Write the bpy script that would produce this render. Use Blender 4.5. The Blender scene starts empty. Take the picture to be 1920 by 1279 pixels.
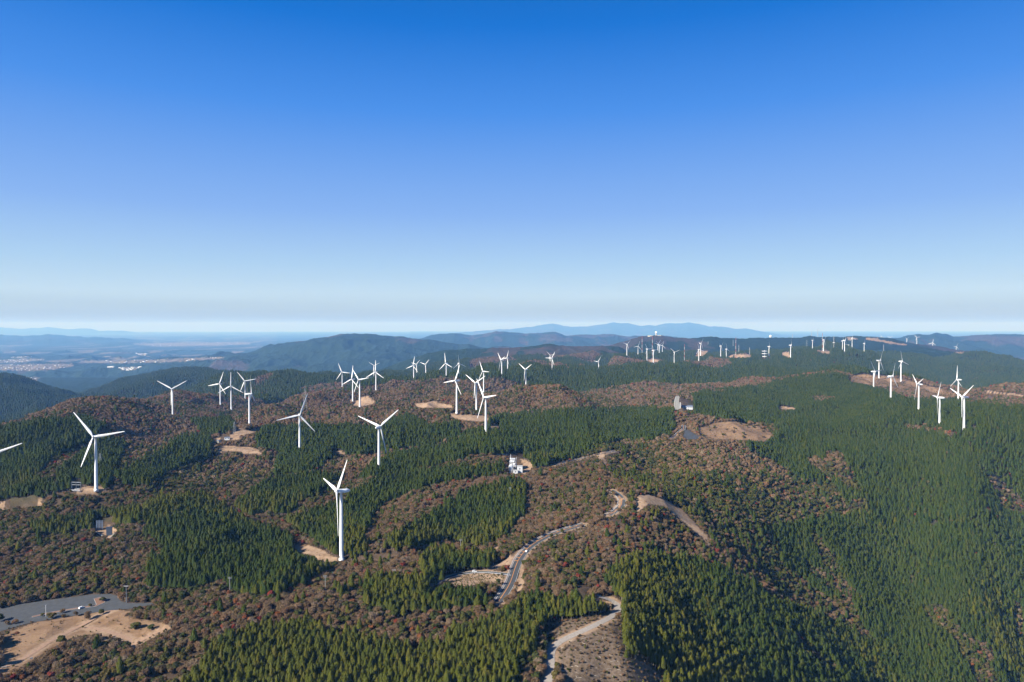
import bpy, math, random
import numpy as np
from mathutils import Vector
R = math.radians
random.seed(7); rng = np.random.default_rng(11)
S = bpy.context.scene
COL = S.collection

# ------------------------------------------------------------------ camera
PITCH = math.atan(27.5/1280)
F = 1280.0
cam_d = bpy.data.cameras.new('camera'); cam = bpy.data.objects.new('camera', cam_d); COL.objects.link(cam)
cam_d.lens = 24; cam_d.sensor_width = 36; cam_d.clip_start = 1; cam_d.clip_end = 300000
cam.location = (0, 0, 0); cam.rotation_euler = (math.pi/2 - PITCH, 0, 0)
S.camera = cam

# ------------------------------------------------------------------ sky, sun, exposure
SUN_EL, SUN_AZ = R(33), R(235)          # azimuth clockwise from +Y
w = bpy.data.worlds.new('World'); S.world = w; w.use_nodes = True
nt = w.node_tree; bg = nt.nodes['Background']
sky = nt.nodes.new('ShaderNodeTexSky'); sky.sky_type = 'NISHITA'; sky.sun_disc = False
sky.sun_elevation = SUN_EL; sky.sun_rotation = SUN_AZ
sky.altitude = 900; sky.air_density = 1.0; sky.dust_density = 0.25; sky.ozone_density = 2.5
# the clear autumn sky: Nishita light blended with the measured blue of the day (by true elevation); stops above the frame darkened to cut blue fill light
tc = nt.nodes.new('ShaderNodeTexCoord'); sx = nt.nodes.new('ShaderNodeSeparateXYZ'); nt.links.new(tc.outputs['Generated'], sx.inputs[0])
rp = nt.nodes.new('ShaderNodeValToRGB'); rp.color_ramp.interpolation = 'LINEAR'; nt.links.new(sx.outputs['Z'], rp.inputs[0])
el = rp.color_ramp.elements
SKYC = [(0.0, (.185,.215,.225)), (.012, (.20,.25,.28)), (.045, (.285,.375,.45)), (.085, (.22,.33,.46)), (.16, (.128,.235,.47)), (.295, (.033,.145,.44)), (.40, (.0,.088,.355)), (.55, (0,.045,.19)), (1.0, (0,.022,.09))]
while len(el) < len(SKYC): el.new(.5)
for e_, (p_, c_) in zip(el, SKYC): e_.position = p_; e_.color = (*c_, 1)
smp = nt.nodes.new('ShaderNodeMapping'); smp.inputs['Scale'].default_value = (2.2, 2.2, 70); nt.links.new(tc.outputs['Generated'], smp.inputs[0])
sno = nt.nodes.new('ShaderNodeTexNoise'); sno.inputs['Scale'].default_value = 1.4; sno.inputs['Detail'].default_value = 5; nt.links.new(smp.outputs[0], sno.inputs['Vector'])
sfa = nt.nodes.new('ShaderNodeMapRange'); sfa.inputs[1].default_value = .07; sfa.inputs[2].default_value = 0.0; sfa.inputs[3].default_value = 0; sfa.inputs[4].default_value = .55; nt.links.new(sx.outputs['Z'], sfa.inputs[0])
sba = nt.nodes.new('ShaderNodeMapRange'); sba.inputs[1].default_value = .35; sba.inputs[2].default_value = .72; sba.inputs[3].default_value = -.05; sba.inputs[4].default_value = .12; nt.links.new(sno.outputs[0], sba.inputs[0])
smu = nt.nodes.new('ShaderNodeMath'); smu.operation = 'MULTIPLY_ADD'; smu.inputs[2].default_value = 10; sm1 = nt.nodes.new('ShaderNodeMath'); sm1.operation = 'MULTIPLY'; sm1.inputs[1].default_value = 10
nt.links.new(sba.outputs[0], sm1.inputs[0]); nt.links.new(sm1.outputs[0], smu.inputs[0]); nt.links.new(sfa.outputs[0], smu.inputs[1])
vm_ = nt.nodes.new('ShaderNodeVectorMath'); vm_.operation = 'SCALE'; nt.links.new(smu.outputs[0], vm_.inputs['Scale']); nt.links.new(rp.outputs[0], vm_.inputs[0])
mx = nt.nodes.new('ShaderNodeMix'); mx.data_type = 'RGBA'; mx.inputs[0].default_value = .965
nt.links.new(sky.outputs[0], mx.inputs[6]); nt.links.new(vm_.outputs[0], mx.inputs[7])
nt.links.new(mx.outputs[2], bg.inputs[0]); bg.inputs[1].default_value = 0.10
sun_d = bpy.data.lights.new('sun', 'SUN'); sun_d.energy = 5.0; sun_d.angle = R(0.53); sun_d.color = (1, .95, .87)
sun = bpy.data.objects.new('sun', sun_d); COL.objects.link(sun)
sdir = Vector((math.sin(SUN_AZ)*math.cos(SUN_EL), math.cos(SUN_AZ)*math.cos(SUN_EL), math.sin(SUN_EL)))
sun.rotation_euler = sdir.to_track_quat('Z', 'Y').to_euler()
S.view_settings.view_transform = 'Standard'; S.view_settings.look = 'None'
S.view_settings.exposure = 0.9; S.view_settings.gamma = 1
S.cycles.use_denoising = True
S.cycles.max_bounces = 5; S.cycles.diffuse_bounces = 3; S.cycles.glossy_bounces = 2
S.cycles.transmission_bounces = 2; S.cycles.volume_bounces = 1; S.cycles.caustics_reflective = False
S.cycles.caustics_refractive = False
HAZE_DENSITY = 4.4e-5; HAZE_COLOR = (0.20, 0.47, 1.0)

# ------------------------------------------------------------------ projection helpers (survey of the photo)
cP, sP = math.cos(PITCH), math.sin(PITCH)
def proj(X, Y, Z):
    d = Y*cP - Z*sP
    return 960 + F*X/d, 639.5 - F*(Y*sP + Z*cP)/d
def unproj(px, py, Y):
    a = (px-960)/F; b = (639.5-py)/F
    vy = cP + b*sP; vz = -sP + b*cP
    return a*Y/vy, Y, vz*Y/vy

# ------------------------------------------------------------------ numpy noise
def _hash(ix, iy, seed):
    h = (ix.astype(np.int64)*374761393 + iy.astype(np.int64)*668265263 + seed*974634777) & 0xffffffff
    h = ((h ^ (h >> 13))*1274126177) & 0xffffffff
    return ((h ^ (h >> 16)) & 0xffff)/65535.0*2 - 1
def vnoise(x, y, seed=0):
    ix = np.floor(x); iy = np.floor(y); fx = x-ix; fy = y-iy
    fx = fx*fx*fx*(fx*(fx*6-15)+10); fy = fy*fy*fy*(fy*(fy*6-15)+10)
    a = _hash(ix, iy, seed); b = _hash(ix+1, iy, seed); c = _hash(ix, iy+1, seed); d = _hash(ix+1, iy+1, seed)
    return (a*(1-fx)+b*fx)*(1-fy) + (c*(1-fx)+d*fx)*fy
def fbm(x, y, seed=0, o=4):
    s = 0; a = 1; t = 0
    for i in range(o):
        s = s + a*vnoise(x, y, seed+i*17); t += a; a *= .5; x = x*2.03+7.1; y = y*2.03-3.3
    return s/t
def ridged(x, y, seed=0, o=4):
    s = 0; a = 1; t = 0
    for i in range(o):
        s = s + a*(1-2*np.abs(vnoise(x, y, seed+i*13))); t += a; a *= .5; x = x*2.05+5.1; y = y*2.05-1.3
    return s/t
def sstep(a, b, x):
    t = np.clip((x-a)/(b-a), 0, 1); return t*t*(3-2*t)

# ------------------------------------------------------------------ turbines: x, y, ground z, tower height, yaw, phase, rotor scale, visible base px, label
TURB = [
(-167,664,-227.3,66.4,-58,36,1.08,639.5,1047,"nearest and largest white wind turbine, at the edge of tall cedars"),
(-522,853,-204.3,66.2,0,80,1.0,179.5,917,"white wind turbine beside the grey substation frame, blades spread in a Y"),
(-651,853,-226.5,66.4,5,70,1.0,-12,950,"white wind turbine cut off by the left edge, only one blade tip showing"),
(-825,1656,-216.1,64.0,5,60,1.0,323,776,"white wind turbine on the brown ridge, farthest left against the blue valley"),
(-906,2116,-242.5,64.0,-15,20,1.0,412,757,"white wind turbine with one blade pointing left, first of the left ridge cluster"),
(-808,1960,-238.1,66.7,10,0,1.0,432,767,"white wind turbine with one blade straight up, second of the cluster on the left ridge"),
(-918,2344,-251.8,64.0,0,80,1.0,460,747,"farthest white wind turbine of the left ridge cluster, partly behind a taller one"),
(-555,1439,-206.6,64.0,100,5,1.0,468,792,"white wind turbine turned edge on with its nacelle to the left, above the stony worksite"),
(-705,2830,-253.8,64.0,-15,95,1.0,641,725,"small white wind turbine rising from green slopes left of the bare mound"),
(-455,1947,-214.9,64.0,-35,5,1.0,660,750.6,"white wind turbine at the left foot of the bare earth mound"),
(-372,1665,-195.4,65.2,-30,80,0.85,673.6,762,"white wind turbine standing in front of the bare earth mound"),
(-458,2295,-217.5,64.0,-20,0,1.0,704,731.4,"white wind turbine with one blade straight up behind the bare earth mound"),
(-745,3680,-276.6,65.0,10,65,0.85,700,708,"small distant wind turbine right behind the upright one past the bare mound"),
(-378,1211,-221.8,64.0,25,20,1.0,561,839,"white wind turbine rising out of dark cedars with one blade pointing far left"),
(-193,986,-209.8,64.0,160,70,1.0,710,856,"white wind turbine with a blade raised to the right, between two cedar stands"),
(-411,2851,-228.4,64.0,-35,10,1.0,775,712,"tallest of three white wind turbines standing together below the dark hill"),
(-599,4279,-303.0,64.0,-30,45,1.0,781,699,"middle one of three white wind turbines together below the dark hill"),
(-482,3809,-276.8,64.0,-35,45,1.0,797,698,"right hand one of three white wind turbines together below the dark hill"),
(-246,2552,-202.5,64.0,-40,110,1.0,836,703.4,"white wind turbine with one blade straight up in front of the dark hill"),
(-249,3184,-236.7,64.0,35,115,1.0,860.4,702,"distant wind turbine with a bluish drooping blade, just behind a tall near one"),
(-116,1429,-180.5,66.6,-45,20,0.92,854.5,773,"tall white wind turbine left of the three overlapping ones, above the bare pad"),
(-92,2213,-212.5,66.4,-50,90,0.92,906,734.7,"rearmost of three overlapping white wind turbines in the middle"),
(-84,1608,-197.7,64.0,-40,60,0.92,892,749,"middle and lowest reaching of three overlapping white wind turbines"),
(-45,1170,-186.0,64.0,-55,80,1.0,911,801,"nearest of three overlapping white wind turbines, beside a bare earth bank"),
(-37,2472,-185.7,64.0,-65,70,1.0,939.5,697.6,"left one of a close pair of small white wind turbines on the brown crest"),
(-21,3261,-215.2,64.0,-60,20,1.0,951,691.4,"right one of a close pair of small white wind turbines on the brown crest"),
(49,2397,-215.8,64.0,-50,60,1.0,985.3,720.4,"white wind turbine alone on the brown plateau just right of the middle"),
(204,3468,-225.8,64.0,-40,30,1.0,1035,690.6,"white wind turbine in front of a half hidden one on the purple brown slope"),
(313,4300,0,62,5,75,0.85,1031.3,675.6,"half hidden far wind turbine on the purple brown slope"),
(572,4508,-298.3,64.0,-55,35,1.0,1122,690.9,"lone small white wind turbine sunk in the dark green band"),
(694,4123,-174.4,66.1,30,45,0.85,1175.7,666,"leftmost white wind turbine of the far cluster under the domed hilltop"),
(911,4933,-207.7,64.0,20,20,1.0,1196,665,"white wind turbine between the leftmost of the far cluster and a red and white mast"),
(778,3933,-196.5,66.2,30,90,0.85,1213.8,676,"white wind turbine on a bare patch left of the second red and white mast"),
(724,3495,-188.8,66.2,50,85,0.92,1226,681,"white wind turbine standing just right of the second red and white mast"),
(954,4422,-184.5,64.0,40,65,1.0,1237,661.7,"front one of the tightly bunched far wind turbines under the domed hilltop"),
(1055,4936,-193.5,64.0,35,40,1.0,1234.6,661,"rear one of the tightly bunched far wind turbines under the domed hilltop"),
(1179,5351,-212.3,64.0,15,20,0.92,1241.7,660,"right one of the tightly bunched far wind turbines under the domed hilltop"),
(971,4084,-220.6,66.2,15,70,0.92,1264,681,"white wind turbine with a wide Y of blades left of the lone striped mast"),
(1097,4007,-203.3,66.2,25,105,0.92,1310.8,677,"nearer white wind turbine of the pair at the sandy mound"),
(1048,3792,-160.3,66.1,45,40,0.85,1314.4,666,"farther white wind turbine of the pair, standing on the sandy mound"),
(1289,4213,-186.1,64.6,50,50,0.85,1352,668.5,"white wind turbine at the left end of the long bare field"),
(1432,4559,-216.1,64.0,45,115,1.0,1362,671.6,"white wind turbine touching the left end of the long bare field"),
(1591,4225,-190.9,66.1,55,100,0.92,1442.8,669.8,"white wind turbine next to the squat antenna tower with platforms"),
(1488,3644,-166.7,66.1,60,0,0.85,1482,670.5,"white wind turbine edge on at the brown cleared hump"),
(2428,5514,-178.8,66.0,50,15,0.85,1523.6,653.5,"small wind turbine just right of the dark lattice pylon on the far ridge"),
(1901,4164,-149.0,66.1,35,50,0.85,1545,657.8,"white wind turbine on the yellow bare pad next to a striped mast"),
(2211,4565,-163.4,66.0,60,10,0.85,1581,657.8,"left one of two side by side edge on wind turbines at the far buildings"),
(1890,3878,-145.5,66.1,55,15,0.85,1584.2,660,"right one of two side by side edge on wind turbines at the far buildings"),
(2419,4854,-148.7,66.1,20,115,0.85,1598,651,"white wind turbine breaking the skyline at the reddish clearing"),
(2756,5340,-199.5,66.1,50,0,0.85,1620,659.8,"edge on wind turbine alone in dark green right of the far buildings"),
(1336,2342,-186.5,66.4,30,110,0.92,1690,713.8,"white wind turbine with the highest rotor of the right ridge, on bare grass"),
(1249,1907,-213.1,64.0,-100,115,1.0,1796.3,746,"white wind turbine with an upright blade standing behind the lowest one on the right"),
(1283,2384,-183.5,64.0,40,35,1.0,1648,704,"farthest back white wind turbine at the left end of the right ridge"),
(1138,2145,-206.1,64.0,35,85,1.0,1638.8,723,"leftmost white wind turbine of the right ridge, nacelle to the left"),
(959,1725,-190.5,64.0,35,25,0.92,1669.7,745,"white wind turbine below the grassy ridge, with a blade slanting down right"),
(1003,1680,-206.9,64.0,-100,65,1.0,1722,767.4,"white wind turbine with a detached looking upper blade and nacelle to the right"),
(898,1430,-213.4,64.0,-110,30,1.0,1761,791,"white wind turbine with nacelle pointing right, second from the right"),
(877,1321,-201.3,64.0,-90,50,1.0,1806,802,"lowest and nearest white wind turbine at the right, blades crossing the one behind"),
(4163,7200,0,65,25,60,0.85,1699.6,640,"tiny white turbine top left of two poking over the right crest"),
(4152,7000,0,65,-35,75,0.85,1719,641,"tiny white turbine top right of two poking over the right crest"),
(4067,6600,0,65,-35,10,0.95,1748.5,650,"tiny white turbine leaning blades over the falling right crest"),
(4425,6800,0,65,5,25,0.85,1792,655,"farthest right tiny turbine top over the crest against the blue range"),
(4153,7500,0,65,-30,60,0.85,1668.8,638,"tiny turbine top at the end of the sandy skyline track"),
(4329,8000,0,65,-30,100,0.85,1652.5,632,"tiny turbine hub just above the reddish skyline"),
]
HUBPX = {28:(1031.6,666.3), 58:(1700,635.4), 59:(1719.1,632.9), 60:(1748.8,642.9), 61:(1793,649.8), 62:(1668.8,632.8), 63:(1652.6,631.5)}
T2 = []
for i, t in enumerate(TURB):
    t = list(t)
    if i in HUBPX:
        x, y, z = unproj(*HUBPX[i], t[1]); t[0] = x; t[2] = z - t[3]
    T2.append(t)
TURB = T2

# ------------------------------------------------------------------ terrain
CP = []      # px, py, distance  -> control points read off the photo, heights follow
def c(px, py, Y, dz=0):
    x, y, z = unproj(px, py, Y); CP.append((x, y, z+dz))
def cz(px, Y, z): CP.append(((px-960)/F*Y, Y, z))
for t in TURB: CP.append((t[0], t[1], t[2]))
for px, z in ((-200,-232),(0,-236),(240,-234),(480,-232),(700,-229),(900,-226),(1040,-225),(1150,-236)): cz(px, 440, z)
for px, z in ((-300,-230),(200,-230),(700,-225),(1100,-245),(1500,-300),(2100,-380)): cz(px, 250, z)
for px, z in ((-300,-200),(500,-200),(1100,-210),(2100,-260)): cz(px, 110, z)
for a in ((-100,1190,525),(0,1180,536),(153,1137,573),(250,1120,585),(150,1040,690),(60,985,780),(195,985,783),(350,1000,740),(450,1100,600),
          (600,1100,590),(700,1085,610),(860,1080,612),(950,1090,590),(980,1040,650),(1075,990,722),(1160,945,788),(1215,930,805),(1150,1130,545),
          (1060,1180,500),(1100,1240,450),(1170,1240,455),(1260,960,800),(1325,1010,780),(965,886,938),(1045,871,1010),(1150,850,1080),(900,930,850),(780,910,930),
          (800,1000,740),(700,960,830),(560,930,880),(420,950,850),(300,900,960),(60,935,845),(300,850,1150),(150,850,1150),(560,890,990),(430,840,1230),(600,860,1130),
          (760,860,1080),(860,830,1180),(960,800,1350),(1100,800,1350),(1100,765,1620),(1270,818,1310),(1305,822,1300),(1380,825,1290),(1380,794,1420),(1440,815,1350),(1330,800,1400),
          (1275,766,1680),(1470,768,1715),(1200,740,2000),(1000,740,2000),(1400,720,2350),(1200,705,2700),(1400,695,2900),(1560,700,2600),(1550,740,1950),(1600,780,1600),(1500,800,1480),
          (760,760,1700),(560,780,1580),(620,790,1450),
          (1220,1100,620),(1200,1279,452),(1300,1279,500),(1400,1279,560),(1300,1100,685),(1400,1000,880),(1500,1279,625),(1700,1279,790),(1920,1279,900),(2100,1279,1000),(1500,1100,860),(1700,1100,1000),
          (1920,1100,1065),(2100,1100,1120),(1500,950,1050),(1700,1000,1110),(1900,1000,1175),(1700,900,1220),(1900,900,1262),(1920,820,1330),(1850,850,1270),(2100,900,1330),(1450,880,1170),(1600,860,1260),
          (1740,950,1150),(1830,1090,1000)):
    c(*a)
# left near crest and the valley behind
for a in ((330,738,2300),(210,753,1900),(150,765,1700),(0,794,1450),(-150,815,1350)): c(*a, -8)
cz(0,2200,-440); cz(-200,2100,-440); cz(150,2600,-450); cz(330,3000,-420); cz(390,2750,-400); cz(470,2750,-390); cz(540,2450,-350)
# next ridge
for a in ((410,707,3200),(475,700,3200),(540,699,3200),(575,708,3100),(600,703,3300),(500,735,2600)): c(*a, -8)
cz(430,4000,-420); cz(540,4200,-430); cz(600,4500,-430)
# left blue hill, blue middle hill, village valley
for a in ((0,711,3900),(60,718,3900),(110,735,3900),(150,746,4000),(0,760,3200),(60,775,3000),(-150,705,3900)): c(*a)
cz(0,5000,-620); cz(100,5000,-600)
for a in ((160,742,5400),(250,712,4600),(312,702,4600),(375,701,4400),(200,728,4700),(450,705,4300)): c(*a)
cz(250,6300,-590); cz(400,6000,-560); cz(0,7500,-640); cz(200,7500,-640); cz(-200,6000,-640)
# middle crest brown
for a in ((520,766,1900),(560,753,2000),(600,743,2050),(650,735,2100),(760,723,2250),(850,706,2450),(1000,700,2700),(1100,698,2900)): c(*a, -6)
cz(700,3300,-290)
for a in ((750,712,3300),(870,700,3800),(1000,680,4200),(1080,675,4500),(1120,672,4700)): c(*a)
cz(600,5500,-470); cz(750,6500,-480); cz(900,7000,-470); cz(1050,7200,-470)
# right ridge, valley behind, far slope
for a in ((1600,705,2450),(1830,735,2120),(1920,741,2200),(2100,750,2200)): c(*a)
cz(1560,3000,-250); cz(1650,3000,-330); cz(1750,2950,-370); cz(1900,3000,-400); cz(2100,3000,-430)
for a in ((1700,700,3900),(1700,660,5000),(1900,735,3400),(1900,700,4300),(1800,680,4700),(1500,680,3600),(1450,685,3500),(1600,665,4700)): c(*a)
cz(1500,7800,-420); cz(1900,7800,-480); cz(1200,7800,-480)

def tnoise(X, Y):
    d = np.hypot(X, Y)
    a = sstep(300, 1200, d)
    n = (9+44*a)*fbm(X/430, Y/430, 3, 3) + (4+22*a)*ridged(X/230+3, Y/230, 5, 3)
    n = n + sstep(2300, 4200, d)*34*ridged(X/620+9, Y/620, 9, 4)
    return n
CPa = np.array(CP)
def dom(X, Y): return np.stack([X/Y*1.15, np.log(Y)*.62], -1)
cd = dom(CPa[:,0], CPa[:,1])
EPS = .03
K = np.sqrt(((cd[:,None]-cd[None])**2).sum(-1) + EPS**2)
n = len(cd); A = np.zeros((n+1, n+1)); A[:n,:n] = K + np.eye(n)*-.002; A[:n,n] = 1; A[n,:n] = 1
rhs = np.concatenate([CPa[:,2]-tnoise(CPa[:,0], CPa[:,1]), [0]])
wts = np.linalg.solve(A, rhs)

# far ridges: px/py crest, distance, front/back width, base level, noise amplitude
RIDGES = [
 ([(640,716),(700,697),(760,676),(790,665),(830,656),(870,654),(920,651),(975,652),(1000,648),(1025,644),(1060,648),(1090,649),(1120,648),(1160,650),(1220,664)],5300,1900,1300,-470,16),
 ([(1020,690),(1080,668),(1130,652),(1150,646),(1180,637),(1205,631),(1230,629),(1260,631),(1300,633),(1340,632),(1380,634),(1420,632),(1450,632),(1500,634),(1520,629.5),(1560,632),(1600,630.5),(1640,632),(1680,636),(1700,641),(1750,649),(1790,655.5),(1830,658),(1850,662),(1920,673),(2050,690),(2200,700)],6300,2900,900,-480,7),
 ([(100,700),(200,697),(250,690),(300,682),(350,677),(400,671),(450,664),(480,658),(500,651),(520,645),(540,643),(565,640),(600,634),(640,627),(665,626.5),(690,626),(730,630),(780,635),(830,641),(900,650),(1000,660)],9800,3400,2600,-610,150),
 ([(700,655),(770,640),(795,634),(810,629),(825,626),(850,625),(885,628),(930,622),(960,624),(1000,624),(1040,622.5),(1060,629),(1100,627.5),(1130,626.5),(1180,630),(1250,630),(1350,640)],15500,3600,3500,-610,110),
 ([(1500,660),(1600,645),(1660,636),(1680,634),(1705,630),(1725,626.5),(1740,627.5),(1755,624.5),(1775,627),(1787,632),(1800,631),(1820,629.5),(1850,628.5),(1870,627.5),(1900,626),(1920,627),(2050,622),(2200,626)],11800,3800,3600,-610,150),
 ([(820,630),(900,620),(930,617),(960,616),(1000,611),(1020,609),(1035,607.5),(1060,611),(1100,612),(1130,608),(1150,604.5),(1180,606),(1205,610),(1230,611),(1245,607.5),(1260,606),(1290,604),(1310,607),(1330,612),(1355,614),(1380,615),(1400,616),(1430,622),(1470,630),(1600,640)],45000,7000,9000,-640,120),
 ([(-300,632),(-100,629),(0,629),(45,631),(60,629),(90,626.5),(120,628),(140,631),(165,635),(185,633),(215,635),(260,637),(290,641)],27000,7500,5000,-640,110),
 ([(-300,612),(-100,614),(0,615),(20,615.5),(35,617),(60,615),(90,613),(120,616),(170,617),(185,621),(215,621),(270,624),(330,630),(500,627),(560,629),(620,636)],62000,9000,9000,-640,100),
]
U0, U1, NU = -1.15, 1.15, 1150
Y0, Y1, NY = 100.0, 82000.0, 1420
ug = np.linspace(U0, U1, NU); lg = np.linspace(math.log(Y0), math.log(Y1), NY); yg = np.exp(lg)
# coarse evaluation of the interpolant, then bilinear refinement
cu = np.linspace(U0, U1, 231); cl = np.linspace(math.log(Y0), math.log(9500), 300)
CU, CL = np.meshgrid(cu, cl); P = np.stack([CU*1.15, CL*.62], -1).reshape(-1, 2)
base = np.empty(len(P))
for s in range(0, len(P), 8000):
    q = P[s:s+8000]; base[s:s+8000] = np.sqrt(((q[:,None]-cd[None])**2).sum(-1)+EPS**2)@wts[:n] + wts[n]
base = base.reshape(CU.shape)
def bil(G, xs0, dx, ys0, dy, x, y):
    fx = np.clip((x-xs0)/dx, 0, G.shape[1]-1.001); fy = np.clip((y-ys0)/dy, 0, G.shape[0]-1.001)
    ix = fx.astype(int); iy = fy.astype(int); fx = fx-ix; fy = fy-iy
    return (G[iy,ix]*(1-fx)+G[iy,ix+1]*fx)*(1-fy) + (G[iy+1,ix]*(1-fx)+G[iy+1,ix+1]*fx)*fy
UG, LG = np.meshgrid(ug, lg); YG = np.exp(LG); XG = UG*YG
HG = bil(base, cu[0], cu[1]-cu[0], cl[0], cl[1]-cl[0], UG, LG) + tnoise(XG, YG)
plain = np.where(UG < -.15, -640, -600) + 14*fbm(XG/2500, YG/2500, 31, 4)
HG = HG*(1-sstep(6600, 8800, YG)) + plain*sstep(6600, 8800, YG)
PXG = 960 + F*UG
for cr, Yi, wf, wb, bz, amp in RIDGES:
    cx = np.array([p[0] for p in cr], float); cy = np.array([p[1] for p in cr], float)
    cpy = np.interp(PXG[0], cx, cy); k = unproj(PXG[0], cpy, Yi)[2]
    edge = sstep(cx[0]-60, cx[0]+60, PXG[0])*(1-sstep(cx[-1]-60, cx[-1]+60, PXG[0]))
    k = bz-60 + (k-bz+60)*edge
    hh = max(Yi*.0012, 4)
    k = k + Yi*.0018*fbm(PXG[0]/26, PXG[0]*0+cr[0][0], 161, 5)*edge; crest = k[None] + 0*YG
    nz = vnoise(XG/(wf*.33)+3, YG/(wf*.9), 41)
    t = np.where(YG < Yi, (Yi-YG)/(wf*(1+.3*nz)), (YG-Yi)/wb)
    t = np.clip(t, 0, 1.0)
    s = (1-t)**1.35*(1+.5*t)
    zr = bz - 60 + (crest-bz+60)*s + 1.5*amp*ridged(XG/(wf*.24), YG/(wf*.30), 51, 6)*np.clip(t*3.2, 0, 1)*(1-t)
    m = (YG > Yi-wf*1.35) & (YG < Yi+wb)
    HG = np.where(m & (zr > HG), zr, HG)
# small scale canopy roughness beyond the reach of the single trees
HG = HG + sstep(4400, 5200, YG)*4.5*fbm(XG/30, YG/60, 61, 2)

DL = lg[1]-lg[0]; DU = ug[1]-ug[0]
# open sight lines: the ground dips a little in front of each turbine foot that the photo shows
for t in TURB:
    if t[1] > 5600: continue
    zb_ = max(t[2], unproj(t[7], t[8], t[1])[2]); ut = t[0]/t[1]
    i0, i1 = np.searchsorted(ug, [ut-110/t[1]-.01, ut+110/t[1]+.01]); j0, j1 = np.searchsorted(yg, [t[1]*.45, t[1]])
    uu = np.abs(UG[j0:j1, i0:i1]-ut)*YG[j0:j1, i0:i1]; los = zb_*YG[j0:j1, i0:i1]/t[1] - 9
    a_ = (1-sstep(15, 105, uu))*sstep(t[1]*.45, t[1]*.6, YG[j0:j1, i0:i1])
    h_ = HG[j0:j1, i0:i1]; HG[j0:j1, i0:i1] = h_ - a_*np.maximum(h_-los, 0)
def ground(X, Y):
    X = np.asarray(X, float); Y = np.asarray(Y, float)
    return bil(HG, U0, DU, lg[0], DL, X/Y, np.log(Y))
def at(px, py):
    """world point on the ground seen at that place of the photo"""
    u = (px-960)/F
    for it in range(2):
        fx = np.clip((u-U0)/DU, 0, NU-1.001); i = int(fx); f = fx-i
        z = HG[:,i]*(1-f)+HG[:,i+1]*f
        qx, qy = proj(u*yg, yg, z)
        below = np.nonzero((qy <= py) & (yg > 130))[0]
        j = max(int(below[0]) if len(below) else NY-2, 1)
        a = (qy[j-1]-py)/max(qy[j-1]-qy[j], 1e-6); a = min(max(a, 0), 1)
        Y = math.exp(lg[j-1]+a*DL)
        u = unproj(px, py, Y)[0]/Y
    return (u*Y, Y, float(ground(u*Y, Y)))

# ------------------------------------------------------------------ land cover, read off the photo
GREEN = [
 [(330,1279),(380,1240),(395,1200),(480,1165),(575,1158),(640,1178),(740,1195),(830,1195),(850,1165),(880,1178),(940,1140),(985,1120),(1008,1160),(1006,1205),(975,1225),(968,1279)],
 [(955,1130),(990,1112),(1090,1113),(1152,1119),(1152,1146),(1100,1156),(1010,1162),(960,1160)],
 [(1172,1279),(1160,1120),(1140,1070),(1190,1035),(1300,1040),(1400,1078),(1450,1120),(1560,1155),(1640,1200),(1640,1279)],
 [(1400,830),(1500,790),(1560,765),(1700,772),(1920,830),(2300,850),(2300,1279),(1600,1279),(1640,1190),(1550,1110),(1470,1050),(1450,985),(1530,965),(1630,935),(1640,905),(1560,880),(1480,870)],
 [(670,890),(700,860),(760,842),(840,822),(900,800),(940,775),(1100,764),(1262,762),(1268,800),(1225,818),(1150,820),(1110,832),(1070,855),(1040,865),(985,865),(985,850),(900,845),(840,855),(780,870),(720,880)],
 [(480,800),(560,792),(640,795),(700,800),(860,787),(865,808),(800,830),(700,842),(620,850),(600,866),(560,880),(515,885),(525,840),(480,830)],
 [(650,930),(720,880),(860,868),(955,872),(900,888),(800,902),(720,935),(700,960),(680,1000),(700,1045),(640,1030),(600,1010),(540,970),(600,950)],
 [(440,940),(500,895),(580,882),(640,885),(600,915),(540,950),(470,960)],
 [(720,1012),(780,975),(880,915),(940,896),(985,900),(985,950),(965,980),(940,1000),(900,1012),(840,1000),(780,1015)],
 [(786,1045),(806,1020),(870,1033),(930,1025),(932,1060),(880,1072),(840,1080),(800,1082)],
 [(680,1090),(720,1073),(800,1075),(830,1098),(900,1100),(912,1122),(830,1132),(740,1132),(690,1120)],
 [(270,940),(330,922),(400,928),(425,955),(480,978),(545,1000),(560,1030),(620,1056),(600,1070),(520,1102),(450,1100),(420,1078),(350,1092),(280,1085),(280,1050),(320,1020),(270,990)],
 [(50,978),(160,955),(262,945),(262,970),(150,985),(90,992)],
 [(-100,810),(150,775),(200,790),(150,830),(100,850),(60,890),(130,905),(60,935),(-100,940)],
 [(105,880),(160,840),(200,812),(240,830),(215,870),(205,912),(180,900),(120,912)],
 [(220,885),(330,822),(395,805),(398,850),(330,872),(290,895),(240,905)],
 [(1310,732),(1420,722),(1560,695),(1700,745),(1790,745),(1920,762),(2300,770),(2300,840),(1920,835),(1700,785),(1560,775),(1440,790),(1280,768)],
 [(360,785),(430,778),(440,800),(400,808),(370,800)],
 [(720,790),(760,772),(800,790),(740,800)],
 [(1290,1279),(1240,1200),(1330,1150),(1450,1180),(1600,1279)],
 [(1455,780),(1560,770),(1560,800),(1455,800)],
 [(1060,700),(1120,690),(1200,690),(1170,702)],
 [(1480,870),(1560,880),(1640,905),(1630,935),(1590,950),(1570,900),(1500,890)],
]
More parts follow.
